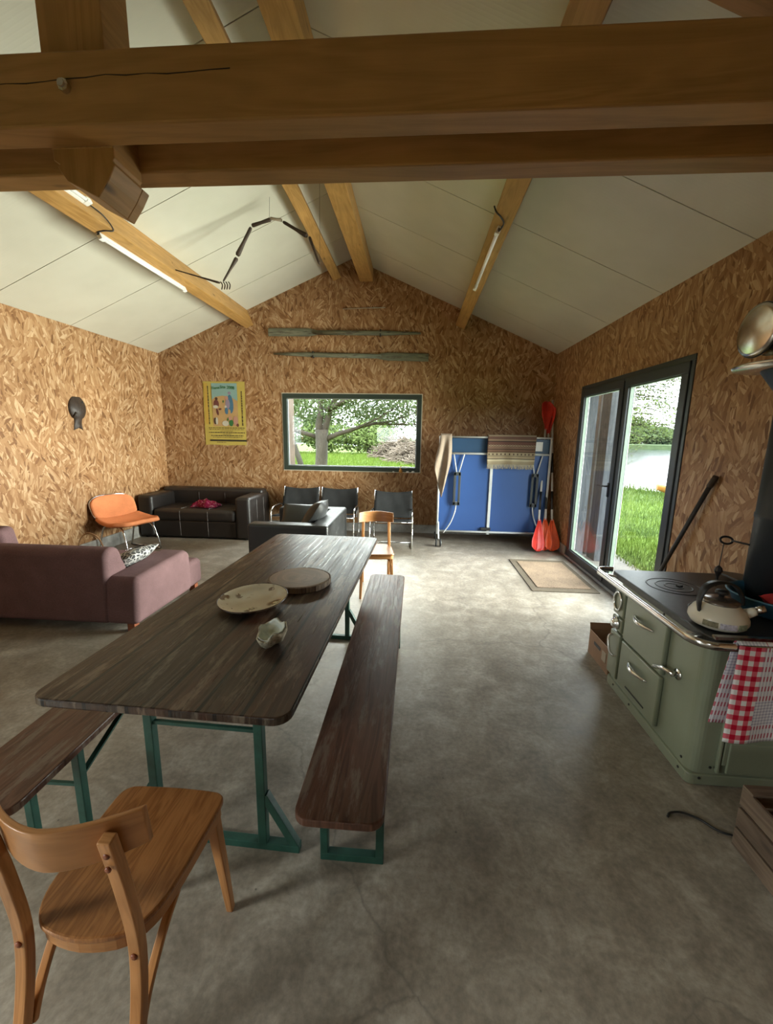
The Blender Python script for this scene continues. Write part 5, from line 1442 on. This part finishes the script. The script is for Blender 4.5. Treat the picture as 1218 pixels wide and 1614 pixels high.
leaves(g, (-2.2, 11.3, 2.7), (3.0, 1.5, .85), 9000, .042, r); leaves(g, (-.4, 11.3, 2.5), (1.6, 1.4, .75), 4500, .042, r)
g.build('crown', LEAF, t)
def simple_tree(name, label, cat, x, y, h, rad, n, leaf, mat, tr=.12, lean=(0, 0), z0=None, group=None):
    t = thing(name, label, cat, (x, y, -.13), 0, group); rr = random.Random(int(x*7+y*13))
    g = G().tube([(x, y, -.15), (x+lean[0]*.4, y+lean[1]*.4, h*.35), (x+lean[0], y+lean[1], h*.8)], [tr, tr*.8, tr*.4], 8); g.build('trunk', BARK, t, smooth=True)
    g = G(); zc = h-rad[2] if z0 is None else z0
    for k in range(7):
        a = rr.uniform(0, 2*PI); f = rr.uniform(0, .5)
        leaves(g, (x+lean[0]+math.cos(a)*rad[0]*f, y+lean[1]+math.sin(a)*rad[1]*f, zc+rr.uniform(-.3, .3)*rad[2]), (rad[0]*.75, rad[1]*.75, rad[2]*.75), n//7, leaf, rr)
    g.build('crown', mat, t); return t
simple_tree('leaning_tree', 'thin leaning tree behind the apple tree at left', 'tree', -4.5, 16.5, 3.6, (1.6, 1.6, 1.1), 1500, .09, LEAF, .13, (-1.1, 0))
simple_tree('orchard_tree', 'slim tree trunk right behind the apple trunk', 'tree', -4.15, 17.5, 4.2, (1.8, 1.6, 1.3), 1500, .09, LEAF, .15, (.1, 0))
for i, (x, y, h, rx, lab) in enumerate(((-13, 34, 4.5, 3.5, 'far bushy tree at the left side of the window view'), (-8, 36, 3.6, 3, 'low bright bush left of the apple trunk far behind'), (-4.2, 37, 3.0, 2.6, 'low bright bush right of the apple trunk far behind'), (-5.4, 52, 5.5, 4, 'tall far tree over the brush pile'), (6, 114, 9, 8, 'far shoreline tree at the right side of the window view'), (-8, 118, 8, 8, 'far shoreline tree just behind the brush heaps'))):
    simple_tree('far_tree', lab, 'tree', x, y, h, (rx, 2.5, h*.5), 2600, .17, LEAFY if i in (1, 2) else LEAF, .2, z0=h*.45)
# brush piles
def brush(label, cx_, cy_, rx, ry, hz, n, rs):
    rr = random.Random(rs); g = G()
    for _ in range(n):
        a = rr.uniform(0, 2*PI); f = rr.random()**.5; x = cx_+rx*f*math.cos(a); y = cy_+ry*f*math.sin(a); z = -.1+hz*(1-f*f)*rr.uniform(.25, 1)
        d = Vector((rr.uniform(-1, 1), rr.uniform(-1, 1), rr.uniform(-.3, .35))).normalized()*rr.uniform(.35, .9)
        p = Vector((x, y, z)); p1 = p+d; p1.z = max(p1.z, -.1); p.z = max(p.z-d.z, -.1); g.tube([p-Vector((d.x, d.y, 0)), p1], [.035, .02], 5)
    return tag(g.build('brush_pile', DRYW), label, 'brush pile', kind='stuff')
brush('heap of cut branches in the meadow, left one', -1.35, 31, 1.9, 1.2, 1.7, 480, 3)
brush('heap of cut branches in the meadow, large middle one', -.35, 27, 1.5, 1.1, 1.35, 480, 4)
brush('low heap of cut branches at the right of the window view', .75, 24.5, 1.2, .8, .7, 300, 6)

# wooden screen posts outside the door
o = G().box((2.56, 6.50, 1.15), (.05, .84, 2.5)).build('weathered_plank', GREYW, bevel=.004); tag(o, 'pale grey weathered plank standing outside the glazed door', 'plank')
o = G().box((2.60, 5.86, 1.15), (.16, .26, 2.5)).build('weathered_post', DGREYW, bevel=.006); tag(o, 'dark weathered wooden post outside the glazed door', 'post')
# willow over the lake
r = random.Random(9)
t = thing('willow_tree', 'drooping willow at the lakeside seen through the door', 'tree', (5.3, 13.2, -.13))
g = G(); gl = G()
g.tube([(5.3, 13.2, -.2), (5.4, 13.2, 1.2), (5.9, 13.2, 3.2), (6.4, 13.3, 5)], [.16, .14, .10, .06], 10)
for k in range(80):
    z0 = r.uniform(1.5, 4.9); x0_ = 5.45+(z0-1.2)*.25; a = r.uniform(-1.1, 1.1); L = r.uniform(1.2, 3.4)
    p = Vector((x0_, 13.2, z0)); pts = [p]; d = Vector((math.cos(a), math.sin(a)*.8, .45))
    for i in range(7): p = p+d*L/7; d.z -= .17; pts.append(p.copy())
    g.tube(pts, [.022, .018, .015, .012, .010, .008, .006, .004], 5)
    for p in pts[2:]: leaves(gl, p, (.32, .32, .28), 34, .040, r)
for k in range(26):
    p = Vector((5.3+r.uniform(-.5, .6), 13.2+r.uniform(-.4, .4), .0)); d = Vector((r.uniform(-.1, .8), r.uniform(-.3, .3), r.uniform(.5, 1.3)))
    pts = [p, p+d*.5, p+d+Vector((.15, 0, 0)), p+d*1.5+Vector((.3, 0, -.1))]; g.tube(pts, [.012, .009, .006, .003], 4)
    leaves(gl, pts[2], (.3, .3, .4), 12, .035, r)
g.build('trunk', BARK, t, smooth=True); gl.build('crown', LEAFY, t)
# far shore
o = G().prism([(-60, 112), (260, 60), (300, 120), (-60, 170)], -.62, .35, lambda a, b, q: (a, b, q)).build('far_bank', LEAFD); tag(o, 'far shore of the lake', 'shore', kind='structure')
r = random.Random(21)
labs = ('far shore tree, first left of the willow branches', 'far shore tree behind the middle of the door view', 'far shore tree right of the middle of the door view', 'far shore tree near the right door frame', 'last far shore tree at the right')
for i, (x, y, h) in enumerate(((40, 112, 8), (52, 110, 9), (63, 107, 6.5), (74, 104, 7.5), (88, 101, 8))):
    simple_tree('shore_tree', labs[i], 'tree', x, y, h, (9, 3, h*.42), 7000, .55, LEAFD, .3, z0=h*.34)
# yellow boat
t = thing('yellow_canoe', 'yellow canoe bow lying in the grass by the lake', 'boat', (6.6, 11.6, -.1))
pts = []
for i in range(21):
    f = i/20; x = 6.72+.5*f+1.4*f; wd = .30*math.sin(PI*min(.5, f+.02))**.7 if f < .5 else .30
    row = []
    for j in range(9):
        a = PI*j/8; row.append((x, 11.9+wd*math.cos(a), .20+.16*(1-f)**2-.30*math.sin(a)*(.5+.5*min(1, f*3))))
    pts.append(row)
G().grid(pts).build('hull', plain('yellow_boat_paint', (.30, .13, .02), .4), t, smooth=True, solid=.012)

# ---- groups for things of one kind
GROUPS = {'wooden_chair': 'bentwood chairs at the table', 'trestle_bench': 'benches beside the long table', 'sling_chair': 'canvas sling chairs by the back wall',
          'kayak_paddle': 'kayak paddles in the corner', 'roof_purlin': 'purlins under the ceiling', 'tie_beam': 'tie beams of the truss', 'tube_light': 'tube lights on the purlins',
          'leather_pillow': 'leather cushions on the side-on sofa', 'wooden_oar': 'old oars on the back wall', 'lamp_cable': 'lamp cables', 'brush_pile': 'heaps of cut branches',
          'far_tree': 'trees beyond the meadow', 'shore_tree': 'trees on the far shore'}
for o in bpy.data.objects:
    k = o.name.split('.')[0]
    if o.parent is None and k in GROUPS and o.get('kind') != 'structure': o['group'] = GROUPS[k]
